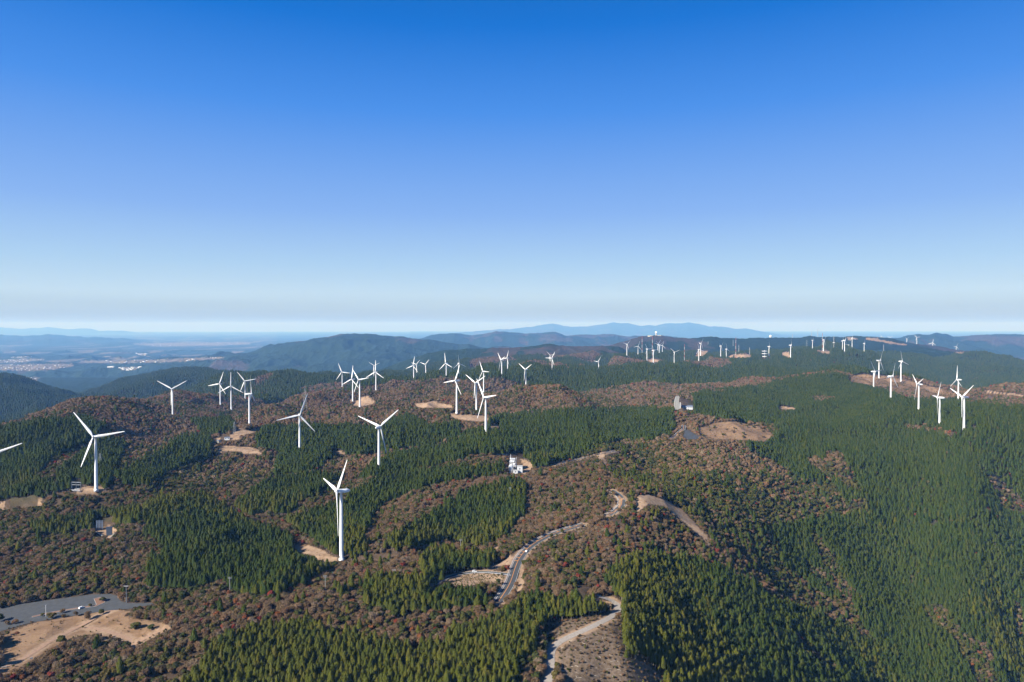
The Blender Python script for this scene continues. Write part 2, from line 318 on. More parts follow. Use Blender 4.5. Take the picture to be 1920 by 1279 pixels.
BROWN = [
 [(200,905),(300,903),(440,898),(470,918),(420,928),(330,916),(270,932),(200,938)],
 [(540,970),(560,930),(620,912),(660,900),(650,925),(600,945)],
 [(700,950),(760,920),(830,895),(900,888),(930,885),(880,915),(800,960),(770,985),(700,1000)],
 [(1840,880),(1870,890),(1920,940),(1920,975),(1870,930)],
 [(1530,945),(1560,925),(1620,930),(1630,945),(1560,965)],
 [(1480,1170),(1500,1180),(1570,1240),(1565,1262),(1510,1215)],
 [(1500,855),(1530,850),(1600,890),(1560,895)],
 [(1690,790),(1740,792),(1800,805),(1780,812),(1700,800)],
 [(1810,720),(1850,735),(1850,745),(1815,740)],
 [(1510,735),(1560,737),(1580,745),(1530,748)],
 [(1900,1120),(1920,1110),(1920,1200),(1905,1180)],
]
BARE = [  # (kind, polygon): e earth, g dry grass, s clearing with slash
 ('g', [(0,1192),(60,1168),(150,1153),(200,1146),(248,1145),(232,1156),(262,1162),(310,1168),(318,1178),(290,1192),(262,1201),(230,1197),(160,1190),(120,1200),(100,1216),(60,1238),(20,1262),(0,1266)]),
 ('e', [(543,1019),(575,1022),(610,1033),(632,1046),(626,1054),(598,1046),(560,1036)]),
 ('e', [(133,922),(150,915),(178,911),(195,915),(192,920),(150,928),(140,928)]),
 ('e', [(0,940),(40,936),(78,937),(80,948),(20,951),(0,950)]),
 ('e', [(838,1086),(870,1075),(905,1072),(948,1079),(940,1094),(905,1092),(880,1099),(850,1098)]),
 ('g', [(1308,802),(1345,792),(1380,790),(1420,800),(1452,815),(1432,828),(1370,824),(1320,824),(1312,816)]),
 ('e', [(1195,930),(1215,927),(1250,938),(1262,948),(1278,955),(1286,964),(1306,984),(1332,1011),(1322,1013),(1291,988),(1262,963),(1250,950),(1215,945),(1196,962),(1192,955)]),
 ('s', [(1036,1212),(1060,1198),(1100,1184),(1158,1160),(1170,1170),(1175,1279),(1055,1279),(1048,1240),(1036,1222)]),
 ('s', [(1175,1235),(1210,1240),(1250,1279),(1175,1279)]),
 ('s', [(1018,1195),(1025,1168),(1100,1160),(1152,1150),(1100,1172),(1060,1190)]),
 ('e', [(660,760),(674,745),(690,743),(703,752),(698,758),(676,763)]),
 ('e', [(655,748),(662,746),(662,753),(655,753)]),
 ('e', [(775,757),(800,755),(813,751),(826,756),(850,761),(850,766),(800,765),(785,765)]),
 ('e', [(838,782),(862,778),(905,779),(920,787),(900,791),(875,789)]),
 ('e', [(918,800),(938,795),(938,803),(920,804)]),
 ('e', [(432,815),(447,803),(465,806),(488,802),(492,807),(450,817),(450,824),(430,826)]),
 ('e', [(408,842),(418,836),(470,838),(485,843),(492,852),(460,851),(430,845),(410,848)]),
 ('e', [(400,824),(412,822),(412,832),(404,835)]),
 ('e', [(940,884),(956,880),(958,888),(975,888),(985,890),(997,878),(997,868),(985,862),(975,860),(980,870),(978,884),(965,886)]),
 ('e', [(905,852),(950,850),(952,855),(930,853)]),
 ('g', [(1590,707),(1620,702),(1650,703),(1700,713),(1760,728),(1795,738),(1790,745),(1770,748),(1745,742),(1700,728),(1640,723),(1592,715)]),
 ('e', [(1845,731),(1870,735),(1920,741),(1920,744),(1865,737),(1845,736)]),
 ('e', [(1458,765),(1465,762),(1492,765),(1490,768),(1462,768)]),
 ('e', [(1115,856),(1125,848),(1145,846),(1132,858),(1140,866),(1135,872),(1128,862)]),
 ('e', [(1302,668),(1308,660),(1320,657),(1327,660),(1320,667),(1312,669)]),
 ('e', [(1363,669),(1372,665),(1405,664),(1410,669),(1400,671),(1370,671)]),
 ('e', [(1464,664),(1470,660),(1480,660),(1482,671),(1476,670)]),
 ('e', [(1525,658),(1545,657),(1552,658),(1559,663),(1543,662)]),
 ('e', [(1588,632),(1600,633),(1610,636),(1592,637)]),
 ('e', [(1620,634),(1645,634),(1650,637),(1668,640),(1700,646),(1700,648),(1670,645),(1655,641),(1625,637)]),
 ('e', [(1210,676),(1222,672),(1236,675),(1233,680),(1222,680)]),
 ('e', [(1790,660),(1808,661),(1806,663),(1790,662)]),
 ('e', [(920,1022),(935,1026),(937,1031),(925,1030)]),
 ('e', [(620,845),(640,846),(650,850),(640,853),(628,850)]),
 ('e', [(1060,688),(1068,688),(1068,690),(1060,690)]),
 ('e', [(1270,1279),(1240,1279),(1240,1270)]),
 ('e', [(965,1045),(955,1060),(945,1060),(925,1070),(905,1068),(940,1054),(955,1040)]),
 ('e', [(1118,1118),(1150,1118),(1167,1128),(1168,1136),(1160,1128),(1145,1123)]),
 ('e', [(978,1060),(984,1070),(985,1090),(980,1105),(968,1112),(970,1095)]),
 ('e', [(176,1122),(198,1120),(197,1128),(181,1138)]),
 ('e', [(162,985),(185,998),(203,1012),(213,1003),(223,995),(205,985),(190,988)]),
]
LOTS = {
 'car_park': [(-60,1153),(0,1141),(40,1133),(100,1124),(170,1115),(205,1113.5),(222,1118),(226,1127),(238,1131),(285,1130.5),(288,1134),(240,1142),(200,1145),(130,1156),(60,1167),(0,1184),(-60,1198)],
 'gravel_pad': [(1147,1124),(1163,1133),(1163,1147),(1156,1149),(1150,1137)],
 'viewpoint_car_park': [(1284,803),(1300,812),(1313,820),(1310,824),(1290,824),(1281,821)],
}
FARM = [[(-60,677),(0,675),(85,673),(85,675),(35,680),(-60,680)], [(-60,686),(0,684),(135,682),(140,686),(100,693),(60,695),(-60,693)], [(-60,708),(0,709),(76,708),(66,716),(40,713),(-60,712)],
 [(150,677),(300,674),(420,669),(420,672),(300,680),(200,681),(150,680)], [(222,690),(265,688),(250,694),(235,695)], [(6,660),(30,658),(30,661),(8,662)],
 [(253,662),(277,663),(272,667),(262,666)], [(245,644),(300,643),(470,641),(470,646),(300,650),(260,647)], [(145,741),(173,740),(165,745),(152,746)], [(203,688),(213,687),(213,689),(203,689)],
 [(20,670),(60,668),(60,669),(20,671)]]
ROADS = [  # name, px path, width
 ('road', [(935,1128),(946,1112),(957,1095),(964,1072),(969,1056),(977,1041),(990,1027),(1008,1014),(1030,1003),(1052,995),(1078,988),(1095,983)], 8.5),
 ('side_road', [(812,1096),(828,1088),(842,1081),(860,1075.5),(878,1072.5),(900,1071.5),(925,1073),(945,1075.5),(962,1078)], 5.5),
 ('bend_road', [(1140,966),(1152,960),(1162,955),(1169,947),(1170,939),(1165,931),(1155,924),(1145,919)], 8.5),
 ('upper_road', [(1040,872),(1055,867),(1072,863.5),(1088,861),(1103,856),(1119,852),(1140,848),(1156,845)], 8.5),
 ('summit_road', [(1258,822),(1268,817),(1277,811),(1283,804),(1282,797)], 8.5),
 ('gravel_track', [(1022,1290),(1031,1270),(1036,1255),(1034,1240),(1029,1226),(1030,1214),(1042,1204),(1080,1189),(1112,1174),(1145,1158),(1160,1147),(1165,1137),(1159,1127),(1145,1121),(1122,1118)], 5.5),
 ('footpath', [(-20,1258),(20,1248),(60,1226),(92,1203),(118,1190),(150,1174),(180,1160),(215,1147)], 4.0),
 ('stepped_path', [(165,1176),(188,1180),(212,1187),(240,1196),(252,1204)], 3.5),
 ('lower_path', [(250,1209),(275,1194),(300,1182),(318,1174)], 4.0),
]
def inpoly(px, py, poly):
    x = np.asarray(px); y = np.asarray(py); r = np.zeros(x.shape, bool)
    xs = [p[0] for p in poly]; ys = [p[1] for p in poly]
    m = (x > min(xs)) & (x < max(xs)) & (y > min(ys)) & (y < max(ys))
    if not m.any(): return r
    xm = x[m]; ym = y[m]; q = np.zeros(xm.shape, bool); k = len(poly); j = k-1
    for i in range(k):
        (x1, y1), (x2, y2) = poly[i], poly[j]
        if y1 != y2:
            q ^= ((y1 > ym) != (y2 > ym)) & (xm < (x2-x1)*(ym-y1)/(y2-y1)+x1)
        j = i
    r[m] = q; return r

# level the ground under roads and car parks
def resample(pts, step):
    P = np.array(pts, float); d = np.r_[0, np.cumsum(np.linalg.norm(np.diff(P[:,:2], axis=0), axis=1))]
    k = max(int(d[-1]/step), 3); t = np.linspace(0, d[-1], k)
    return np.stack([np.interp(t, d, P[:,i]) for i in range(3)], -1)
def smooth(P, it=6):
    P = P.copy()
    for _ in range(it): P[1:-1] = (P[:-2]+2*P[1:-1]+P[2:])/4
    return P
paths = {}
for name, pts, wd in ROADS:
    P = smooth(resample([at(*p) for p in pts], 4.0), 14 if 'path' not in name else 5)
    paths[name] = (P, wd)
near = (YG < 2200)
nidx = np.nonzero(near.ravel())[0]
Xn = XG.ravel()[nidx]; Yn = YG.ravel()[nidx]; Hn = HG.ravel()[nidx].copy()
roadmask = np.zeros(HG.size, np.float32)
for name, (P, wd) in paths.items():
    m = (Xn > P[:,0].min()-30) & (Xn < P[:,0].max()+30) & (Yn > P[:,1].min()-30) & (Yn < P[:,1].max()+30)
    ii = np.nonzero(m)[0]
    best = np.full(len(ii), 1e9); bz = np.zeros(len(ii))
    for p in P:
        d = np.hypot(Xn[ii]-p[0], Yn[ii]-p[1]); k = d < best; best[k] = d[k]; bz[k] = p[2]
    a = 1-sstep(wd*.5+2.0, wd*.5+11, best)
    Hn[ii] = Hn[ii]*(1-a) + (bz-.15)*a
    roadmask[nidx[ii]] = np.maximum(roadmask[nidx[ii]], 1-sstep(wd*.5+1, wd*.5+5, best))
LOTW = {}
for name, poly in LOTS.items():
    W = np.array([at(*p) for p in poly]); ctr = W.mean(0)
    A3 = np.c_[W[:,:2]-ctr[:2], np.ones(len(W))]; pl = np.linalg.lstsq(A3, W[:,2], rcond=None)[0]; pl[:2] = np.clip(pl[:2], -.06, .06)
    W2 = []
    for p in poly:       # put the outline exactly on that plane
        ray = np.array(unproj(*p, 1.0)); tt = (pl[2]-pl[0]*ctr[0]-pl[1]*ctr[1])/(ray[2]-pl[0]*ray[0]-pl[1]*ray[1]); W2.append(ray*tt)
    W2 = np.array(W2); LOTW[name] = (W2, pl, ctr)
    qx = Xn; qy = Yn; big = [(ctr[0]+(v[0]-ctr[0])*1.0, ctr[1]+(v[1]-ctr[1])*1.0) for v in W2]
    m = (qx > W2[:,0].min()-25) & (qx < W2[:,0].max()+25) & (qy > W2[:,1].min()-25) & (qy < W2[:,1].max()+25)
    ii = np.nonzero(m)[0]; ins = inpoly(qx[ii], qy[ii], big)
    dist = np.full(len(ii), 1e9)
    for a_, b_ in zip(W2, np.roll(W2, -1, 0)):
        ab = (b_-a_)[:2]; L2 = ab@ab; tt = np.clip(((qx[ii]-a_[0])*ab[0]+(qy[ii]-a_[1])*ab[1])/L2, 0, 1)
        dist = np.minimum(dist, np.hypot(qx[ii]-a_[0]-tt*ab[0], qy[ii]-a_[1]-tt*ab[1]))
    dist[ins] = 0
    a = 1-sstep(3.0, 18, dist); zz = pl[2]+(qx[ii]-ctr[0])*pl[0]+(qy[ii]-ctr[1])*pl[1]-.15
    Hn[ii] = Hn[ii]*(1-a)+zz*a
HG.ravel()[nidx] = Hn
for name in paths:
    P, wd = paths[name]; P[:,2] = np.maximum(smooth(ground(P[:,0], P[:,1])[:,None]*np.ones(3), 3)[:,0], P[:,2]-.1)

PX, PY = proj(XG, YG, HG)
runmin = np.minimum.accumulate(np.where(YG > 130, PY, 1e5), axis=0)     # highest ground seen so far in each column
earth = np.zeros(HG.shape, np.float32); grass = earth.copy(); slash = earth.copy(); farm = earth.copy(); greenm = earth.copy()
wx = PX + 3*fbm(XG/14, YG/14, 71, 3); wy = PY + 1.8*fbm(XG/14+40, YG/14, 72, 3)
vis = (PX > -80) & (PX < 2000) & (PY < 1300)
for k, poly in BARE:
    m = inpoly(wx, wy, poly) & vis
    (earth if k == 'e' else grass if k == 'g' else slash)[m] = 1
for poly in FARM: farm[inpoly(wx, wy, poly) & (YG > 5000)] = 1
farm[(PY < 700) & (YG > 8500) & (HG < -600) & (fbm(XG/420, YG/1500, 77, 3) > .22) & (PX < 520)] = .7
for poly in GREEN: greenm[inpoly(wx, wy, poly)] = 1
for poly in BROWN: greenm[inpoly(wx, wy, poly)] = 0
far_g = (YG > 2500) & (fbm(XG/500, YG/900, 81, 4) > -.12-.25*sstep(1100, 1300, PX)-.3*(PX < 880)); greenm[far_g] = 1; greenm[(YG > 2500) & ~far_g] = 0
earth = np.maximum(earth, roadmask.reshape(HG.shape))

# ------------------------------------------------------------------ materials
def mat(name, col=(.5,.5,.5), rough=.8, metal=0, spec=.3):
    m = bpy.data.materials.new(name); m.use_nodes = True
    b = m.node_tree.nodes['Principled BSDF']; b.inputs['Base Color'].default_value = (*col, 1); b.inputs['Roughness'].default_value = rough
    b.inputs['Metallic'].default_value = metal; b.inputs['Specular IOR Level'].default_value = spec
    return m
def N(m, t, **kw):
    n_ = m.node_tree.nodes.new(t)
    for k_, v in kw.items(): setattr(n_, k_, v)
    return n_
def lk(m, a, b): m.node_tree.links.new(a, b)
def bsdf(m): return m.node_tree.nodes['Principled BSDF']
def ramp(m, fac, stops):
    r = N(m, 'ShaderNodeValToRGB'); e = r.color_ramp.elements
    while len(e) < len(stops): e.new(.5)
    for i, (p, cc) in enumerate(stops): e[i].position = p; e[i].color = (*cc, 1)
    lk(m, fac, r.inputs[0]); return r.outputs[0]
def noise(m, scale, detail=4, vec=None, rough=.55, dist=0):
    t = N(m, 'ShaderNodeTexNoise'); t.inputs['Scale'].default_value = scale; t.inputs['Detail'].default_value = detail
    t.inputs['Roughness'].default_value = rough; t.inputs['Distortion'].default_value = dist
    if vec is None:
        g = N(m, 'ShaderNodeNewGeometry'); vec = g.outputs['Position']
    lk(m, vec, t.inputs['Vector']); return t.outputs[0]
def mix(m, f, a, b, bt='MIX'):
    x = N(m, 'ShaderNodeMix', data_type='RGBA', blend_type=bt)
    for sock, v in ((x.inputs[0], f), (x.inputs[6], a), (x.inputs[7], b)):
        if isinstance(v, (int, float)): sock.default_value = v
        elif isinstance(v, tuple): sock.default_value = (*v, 1)
        else: lk(m, v, sock)
    return x.outputs[2]
def math_(m, op, a, b):
    x = N(m, 'ShaderNodeMath', operation=op)
    for i, v in enumerate((a, b)):
        if isinstance(v, (int, float)): x.inputs[i].default_value = v
        else: lk(m, v, x.inputs[i])
    return x.outputs[0]
def attr(m, name):
    a = N(m, 'ShaderNodeAttribute', attribute_name=name); return a.outputs['Fac']

# ground
GM = mat('ground_cover', rough=.95, spec=.1)
litter = ramp(GM, noise(GM, .12, 6), [(.3, (.045,.034,.022)), (.55, (.085,.058,.038)), (.75, (.12,.085,.055))])
gfl = ramp(GM, noise(GM, .09, 6), [(.3, (.035,.034,.018)), (.6, (.065,.055,.03)), (.8, (.10,.07,.042))])
farbrown = ramp(GM, noise(GM, .012, 8, rough=.7), [(.3, (.03,.038,.03)), (.5, (.055,.048,.04)), (.7, (.09,.06,.052))])
fargreen = ramp(GM, noise(GM, .02, 8, rough=.75), [(.3, (.008,.02,.014)), (.55, (.02,.038,.024)), (.75, (.04,.055,.028))])
farF = attr(GM, 'far')
c0 = mix(GM, farF, mix(GM, attr(GM, 'green'), litter, gfl), mix(GM, attr(GM, 'green'), farbrown, fargreen))
ecol = ramp(GM, noise(GM, .18, 8, rough=.65), [(.25, (.16,.10,.06)), (.42, (.28,.185,.115)), (.58, (.38,.265,.175)), (.68, (.22,.15,.09)), (.8, (.33,.25,.165))])
gcol = ramp(GM, noise(GM, .06, 12, rough=.78, dist=.8), [(.25, (.09,.078,.035)), (.42, (.19,.115,.065)), (.56, (.27,.175,.105)), (.66, (.14,.105,.05)), (.8, (.23,.165,.10))])
scol = ramp(GM, noise(GM, .35, 9, rough=.8), [(.3, (.05,.038,.022)), (.45, (.12,.085,.055)), (.6, (.20,.15,.11)), (.72, (.11,.095,.035))])
mp = N(GM, 'ShaderNodeMapping'); mp.inputs['Scale'].default_value = (1, .45, 1)
gg = N(GM, 'ShaderNodeNewGeometry'); lk(GM, gg.outputs['Position'], mp.inputs[0])
fcol = ramp(GM, noise(GM, .009, 8, vec=mp.outputs[0], rough=.8), [(.36, (.03,.05,.03)), (.46, (.17,.14,.11)), (.6, (.24,.20,.16)), (.66, (.05,.07,.04)), (.74, (.42,.40,.38))])
c0 = mix(GM, attr(GM, 'farm'), c0, fcol)
c0 = mix(GM, attr(GM, 'slash'), c0, scol); c0 = mix(GM, attr(GM, 'grass'), c0, gcol); c0 = mix(GM, attr(GM, 'earth'), c0, ecol)
lk(GM, c0, bsdf(GM).inputs['Base Color'])
bp = N(GM, 'ShaderNodeBump'); bp.inputs['Distance'].default_value = 1.0; bp.inputs['Strength'].default_value = .6
lk(GM, noise(GM, .5, 8, rough=.7), bp.inputs['Height'])
bp2 = N(GM, 'ShaderNodeBump'); bp2.inputs['Distance'].default_value = 14; lk(GM, farF, bp2.inputs['Strength'])
lk(GM, noise(GM, .035, 6, rough=.75), bp2.inputs['Height']); lk(GM, bp.outputs[0], bp2.inputs['Normal']); lk(GM, bp2.outputs[0], bsdf(GM).inputs['Normal'])

def newobj(name, me, m=None, parent=None, loc=None):
    o = bpy.data.objects.new(name, me); COL.objects.link(o)
    if m is not None and me is not None:
        for q in (m if isinstance(m, (list, tuple)) else [m]): me.materials.append(q)
    if parent: o.parent = parent
    if loc is not None: o.location = loc
    return o
def tag(o, label=None, cat=None, group=None, kind=None):
    if label: o['label'] = label
    if cat: o['category'] = cat
    if group: o['group'] = group
    if kind: o['kind'] = kind
    return o
def grid_mesh(name, V, nx, ny):
    me = bpy.data.meshes.new(name)
    i = np.arange((ny-1)*(nx-1)); r = i//(nx-1); q = i % (nx-1); a = r*nx+q
    f = np.stack([a, a+1, a+nx+1, a+nx], -1).astype(np.int32)
    me.vertices.add(len(V)); me.vertices.foreach_set('co', V.astype(np.float32).ravel())
    me.loops.add(f.size); me.loops.foreach_set('vertex_index', f.ravel())
    me.polygons.add(len(f)); me.polygons.foreach_set('loop_start', (np.arange(len(f))*4).astype(np.int32))
    me.polygons.foreach_set('use_smooth', np.ones(len(f), bool))
    me.update(calc_edges=True); return me
# close the sheet under and behind the camera as well: the first row runs back to -Y
V = np.stack([XG, YG, HG], -1).reshape(-1, 3)
gm = grid_mesh('ground', V, NU, NY)
for nm_, arr in (('earth', earth), ('grass', grass), ('slash', slash), ('farm', farm), ('green', greenm), ('far', sstep(4000, 5000, YG))):
    at_ = gm.attributes.new(nm_, 'FLOAT', 'POINT'); at_.data.foreach_set('value', np.ascontiguousarray(arr, np.float32).ravel())
tag(newobj('ground', gm, GM), kind='structure')
# ground behind and beside the surveyed fan
skirt = bpy.data.meshes.new('hills')
b = 115.0
sv = []; n2 = 60
first = [(U0*Y0 + (U1-U0)*Y0*i/40, Y0, float(ground(U0*Y0+(U1-U0)*Y0*i/40, Y0))) for i in range(41)]
left = [(U0*y, y, float(HG[j,0])) for j, y in enumerate(yg)][::20]; right = [(U1*y, y, float(HG[j,-1])) for j, y in enumerate(yg)][::20]
ring = left[::-1] + first + right
outer = []
for x, y, z in ring:
    outer.append((x*1.0 + (-1 if x < 0 else 1)*(abs(y)*.8+400) if abs(x) > 60 else x*8, min(y*.6, y-300)-900, -420))
sv = ring + outer; k = len(ring)
skirt.from_pydata(sv, [], [(i, i+1, k+i+1, k+i) for i in range(k-1)]); 
tag(newobj('hills', skirt, GM), kind='structure')

# ------------------------------------------------------------------ mesh builder
class MB:
    def __init__(s): s.v = []; s.f = []; s.m = []
    def add(s, v, f, mi=0):
        o = len(s.v); s.v += [tuple(p) for p in v]; s.f += [tuple(i+o for i in q) for q in f]; s.m += [mi]*len(f)
    def box(s, cx, cy, cz_, sx, sy, sz, rz=0, mi=0, taper=1.0):
        ca, sa = math.cos(rz), math.sin(rz); vs = []
        for z in (0, 1):
            for x, y in ((-1,-1),(1,-1),(1,1),(-1,1)):
                t = taper if z else 1
                X = x*sx/2*t; Y = y*sy/2*t; vs.append((cx+X*ca-Y*sa, cy+X*sa+Y*ca, cz_+(z-.5)*sz))
        s.add(vs, [(3,2,1,0),(4,5,6,7),(0,1,5,4),(1,2,6,5),(2,3,7,6),(3,0,4,7)], mi)
    def tube(s, p0, p1, r0, r1=None, k=8, cap=True, mi=0):
        r1 = r0 if r1 is None else r1
        p0 = Vector(p0); p1 = Vector(p1); d = (p1-p0).normalized(); a = d.orthogonal().normalized(); b_ = d.cross(a)
        vs = [p0+(a*math.cos(2*math.pi*i/k)+b_*math.sin(2*math.pi*i/k))*r0 for i in range(k)]+[p1+(a*math.cos(2*math.pi*i/k)+b_*math.sin(2*math.pi*i/k))*r1 for i in range(k)]
        fs = [(i, (i+1) % k, k+(i+1) % k, k+i) for i in range(k)]
        if cap: fs += [tuple(range(k))[::-1], tuple(range(k, 2*k))]
        s.add(vs, fs, mi)
    def lathe(s, prof, k=20, axis='z', off=(0,0,0), mi=0):
        vs = []
        for r, z in prof:
            for i in range(k):
                a = 2*math.pi*i/k
                p = (r*math.cos(a), r*math.sin(a), z) if axis == 'z' else (r*math.cos(a), z, r*math.sin(a))
                vs.append((p[0]+off[0], p[1]+off[1], p[2]+off[2]))
        fs = []
        for j in range(len(prof)-1):
            for i in range(k): fs.append((j*k+i, j*k+(i+1) % k, (j+1)*k+(i+1) % k, (j+1)*k+i))
        fs += [tuple(range(k))[::-1], tuple(range((len(prof)-1)*k, len(prof)*k))]
        s.add(vs, fs, mi)
    def mesh(s, name, smooth=False):
        me = bpy.data.meshes.new(name); me.from_pydata(s.v, [], s.f); me.update()
        for p, mi in zip(me.polygons, s.m): p.material_index = mi; p.use_smooth = smooth
        return me
    def build(s, name, m, parent=None, smooth=False, loc=None): return newobj(name, s.mesh(name, smooth), m, parent, loc)
def empty(name, loc, rz=0):
    o = bpy.data.objects.new(name, None); COL.objects.link(o); o.location = loc; o.rotation_euler = (0, 0, rz); return o

# ------------------------------------------------------------------ roads, car parks
ASPH = mat('asphalt', rough=.9); lk(ASPH, ramp(ASPH, noise(ASPH, .25, 8, rough=.65), [(.3, (.052,.056,.059)), (.6, (.072,.076,.079)), (.8, (.10,.103,.105))]), bsdf(ASPH).inputs['Base Color'])
GRAV = mat('gravel', rough=.95); lk(GRAV, ramp(GRAV, noise(GRAV, .6, 8, rough=.7), [(.3, (.24,.21,.18)), (.6, (.34,.30,.26)), (.8, (.42,.38,.33))]), bsdf(GRAV).inputs['Base Color'])
DIRT = mat('dirt', rough=.95); lk(DIRT, ramp(DIRT, noise(DIRT, .5, 8, rough=.7), [(.3, (.25,.15,.095)), (.6, (.36,.235,.155)), (.8, (.43,.30,.21))]), bsdf(DIRT).inputs['Base Color'])
WHITE_LINE = mat('white_marking', (.75,.75,.72), .8); ORANGE_LINE = mat('orange_marking', (.75,.30,.06), .8)
def ribbon(name, P, w0, w1, m, dz, kind='structure', seg=None, parent=None):
    T = np.gradient(P[:,:2], axis=0); T /= np.linalg.norm(T, axis=1)[:,None]+1e-9; Nn = np.stack([T[:,1], -T[:,0]], -1)
    vs = []; fs = []
    for i in range(len(P)):
        for wv in (w0, w1): vs.append((P[i,0]+Nn[i,0]*wv, P[i,1]+Nn[i,1]*wv, P[i,2]+dz))
    for i in range(len(P)-1): fs.append((2*i, 2*i+1, 2*i+3, 2*i+2))
    me = bpy.data.meshes.new(name); me.from_pydata(vs, [], fs); o = newobj(name, me, m, parent)
    return tag(o, kind=kind) if parent is None else o
for name, (P, wd) in paths.items():
    m = GRAV if 'track' in name else DIRT if 'path' in name else ASPH
    ribbon(name, P, -wd/2, wd/2, m, .12)
    if m is ASPH:
        ribbon('road_edge_line', P, -wd/2+.35, -wd/2+.65, WHITE_LINE, .14)
        ribbon('road_edge_line', P, wd/2-.5, wd/2-.35, WHITE_LINE, .14)
        if name != 'side_road':
            ribbon('road_centre_line', P, -.45, -.1, ORANGE_LINE, .145)
    if name in ('road', 'bend_road'):
        a0 = int(len(P)*.42) if name == 'road' else 2
        T = np.gradient(P[:,:2], axis=0); T /= np.linalg.norm(T, axis=1)[:,None]
        hb = MB()
        for i in range(a0, len(P)-1, 2):
            p = P[i]; t = T[i]; nn = (t[1], -t[0])
            q = [(-wd/2+.8, -.45), (-.5, -.45), (-.5, .45), (-wd/2+.8, .45)]
            hb.add([(p[0]+nn[0]*a+t[0]*b_, p[1]+nn[1]*a+t[1]*b_, p[2]+.15) for a, b_ in q], [(0,1,2,3)])
        tag(hb.build('road_hatching', ORANGE_LINE), kind='structure')
STEEL = mat('galvanised_steel', (.62,.64,.66), .45, .3)
for name, lab in (('road', 'pale steel guard rail along the outer side of the winding road'), ('bend_road', 'pale steel guard rail round the inside of the wooded road bend'), ('side_road', 'low white guard rail beside the side road above the dotted bank')):
    P, wd = paths[name]; g = MB(); sgn = -1 if name != 'side_road' else 1
    T = np.gradient(P[:,:2], axis=0); T /= np.linalg.norm(T, axis=1)[:,None]; Q = P[:,:2]+np.stack([T[:,1], -T[:,0]], -1)*(wd/2+.5)*sgn
    for i in range(len(P)-1):
        g.tube((Q[i,0], Q[i,1], P[i,2]+.75), (Q[i+1,0], Q[i+1,1], P[i+1,2]+.75), .2, k=4, cap=False)
        g.tube((Q[i,0], Q[i,1], P[i,2]-.3), (Q[i,0], Q[i,1], P[i,2]+.7), .08, k=4)
    tag(g.build('guard_rail', STEEL), lab, 'guard rail')
for name, (W2, pl, ctr) in LOTW.items():
    me = bpy.data.meshes.new(name); me.from_pydata([tuple(p+np.array((0,0,.06))) for p in W2], [], [tuple(range(len(W2)))])
    import bmesh
    bm = bmesh.new(); bm.from_mesh(me); bmesh.ops.triangulate(bm, faces=bm.faces[:]); bm.to_mesh(me); bm.free()
    tag(newobj(name, me, GRAV if 'gravel' in name else ASPH), kind='structure')
def lotz(x, y):
    W2, pl, ctr = LOTW['car_park']; return pl[2]+(x-ctr[0])*pl[0]+(y-ctr[1])*pl[1]+.06
def onlot(px, py):
    W2, pl, ctr = LOTW['car_park']; ray = np.array(unproj(px, py, 1.0)); tt = (pl[2]-pl[0]*ctr[0]-pl[1]*ctr[1])/(ray[2]-pl[0]*ray[0]-pl[1]*ray[1]); p = ray*tt; return (p[0], p[1], p[2]+.06)
# planted strip between the car park and its access lane, with a kerb; planted island
strip = [onlot(*p) for p in ((60,1158),(75,1154.5),(130,1144),(180,1137),(196,1130),(199,1121),(186,1120.5),(176,1123),(181,1134),(150,1139),(90,1149),(60,1156))]
me = bpy.data.meshes.new('planting_strip'); me.from_pydata([(x, y, z+.13) for x, y, z in strip], [], [tuple(range(len(strip)))])
SOIL = mat('soil', (.20,.11,.07), .95); tag(newobj('planting_strip', me, SOIL), kind='structure')
kb = MB()
for a, b_ in zip(strip, strip[1:]+strip[:1]): kb.tube((a[0], a[1], a[2]+.06), (b_[0], b_[1], b_[2]+.06), .16, k=4)
CONC = mat('concrete', rough=.9); lk(CONC, ramp(CONC, noise(CONC, .8, 5), [(.3, (.30,.29,.27)), (.7, (.42,.41,.38))]), bsdf(CONC).inputs['Base Color'])
tag(kb.build('kerb', CONC), kind='structure')

# ------------------------------------------------------------------ wind turbines
WP = mat('white_paint', rough=.42, spec=.4); lk(WP, ramp(WP, noise(WP, .5, 3), [(.3, (.76,.77,.77)), (.7, (.84,.85,.85))]), bsdf(WP).inputs['Base Color'])
GREY = mat('grey_metal', (.25,.26,.28), .6)
def tower_mesh(h):
    m = MB(); prof = [(2.6, -3), (2.6, .25), (2.15, .26)] + [(2.12-.78*t, .3+(h-2.1)*t) for t in np.linspace(0, 1, 9)] + [(1.5, h-1.75)]
    m.lathe(prof, 24); return m.mesh('tower', True)
nm = MB(); sec = [(-2.9, 1.35, 1.5), (-2.2, 1.75, 1.85), (0, 1.9, 1.95), (3.5, 1.9, 1.95), (5.8, 1.75, 1.85), (7.6, 1.2, 1.45), (8.9, .45, .8)]
k_ = 16; vs = []
for y, hw, hh in sec:
    for i in range(k_):
        a = 2*math.pi*i/k_; cx = math.copysign(abs(math.cos(a))**.6, math.cos(a)); sz = math.copysign(abs(math.sin(a))**.6, math.sin(a))
        vs.append((cx*hw, y, sz*hh+(.25 if y > 5 else 0)))
fs = [(j*k_+i, j*k_+(i+1) % k_, (j+1)*k_+(i+1) % k_, (j+1)*k_+i) for j in range(len(sec)-1) for i in range(k_)] + [tuple(range(k_))[::-1], tuple(range((len(sec)-1)*k_, len(sec)*k_))]
nm.add(vs, fs); NAC = nm.mesh('nacelle', True)
vm = MB(); vm.tube((0,5.2,1.9), (0,5.2,3.3), .07, k=5); vm.box(0,5.2,3.3,1.4,.08,.08); vm.tube((.6,5.2,3.3), (.6,5.2,3.7), .1, k=5); vm.box(-.6,5.3,3.5,.06,.5,.35); VANE = vm.mesh('wind_vane')
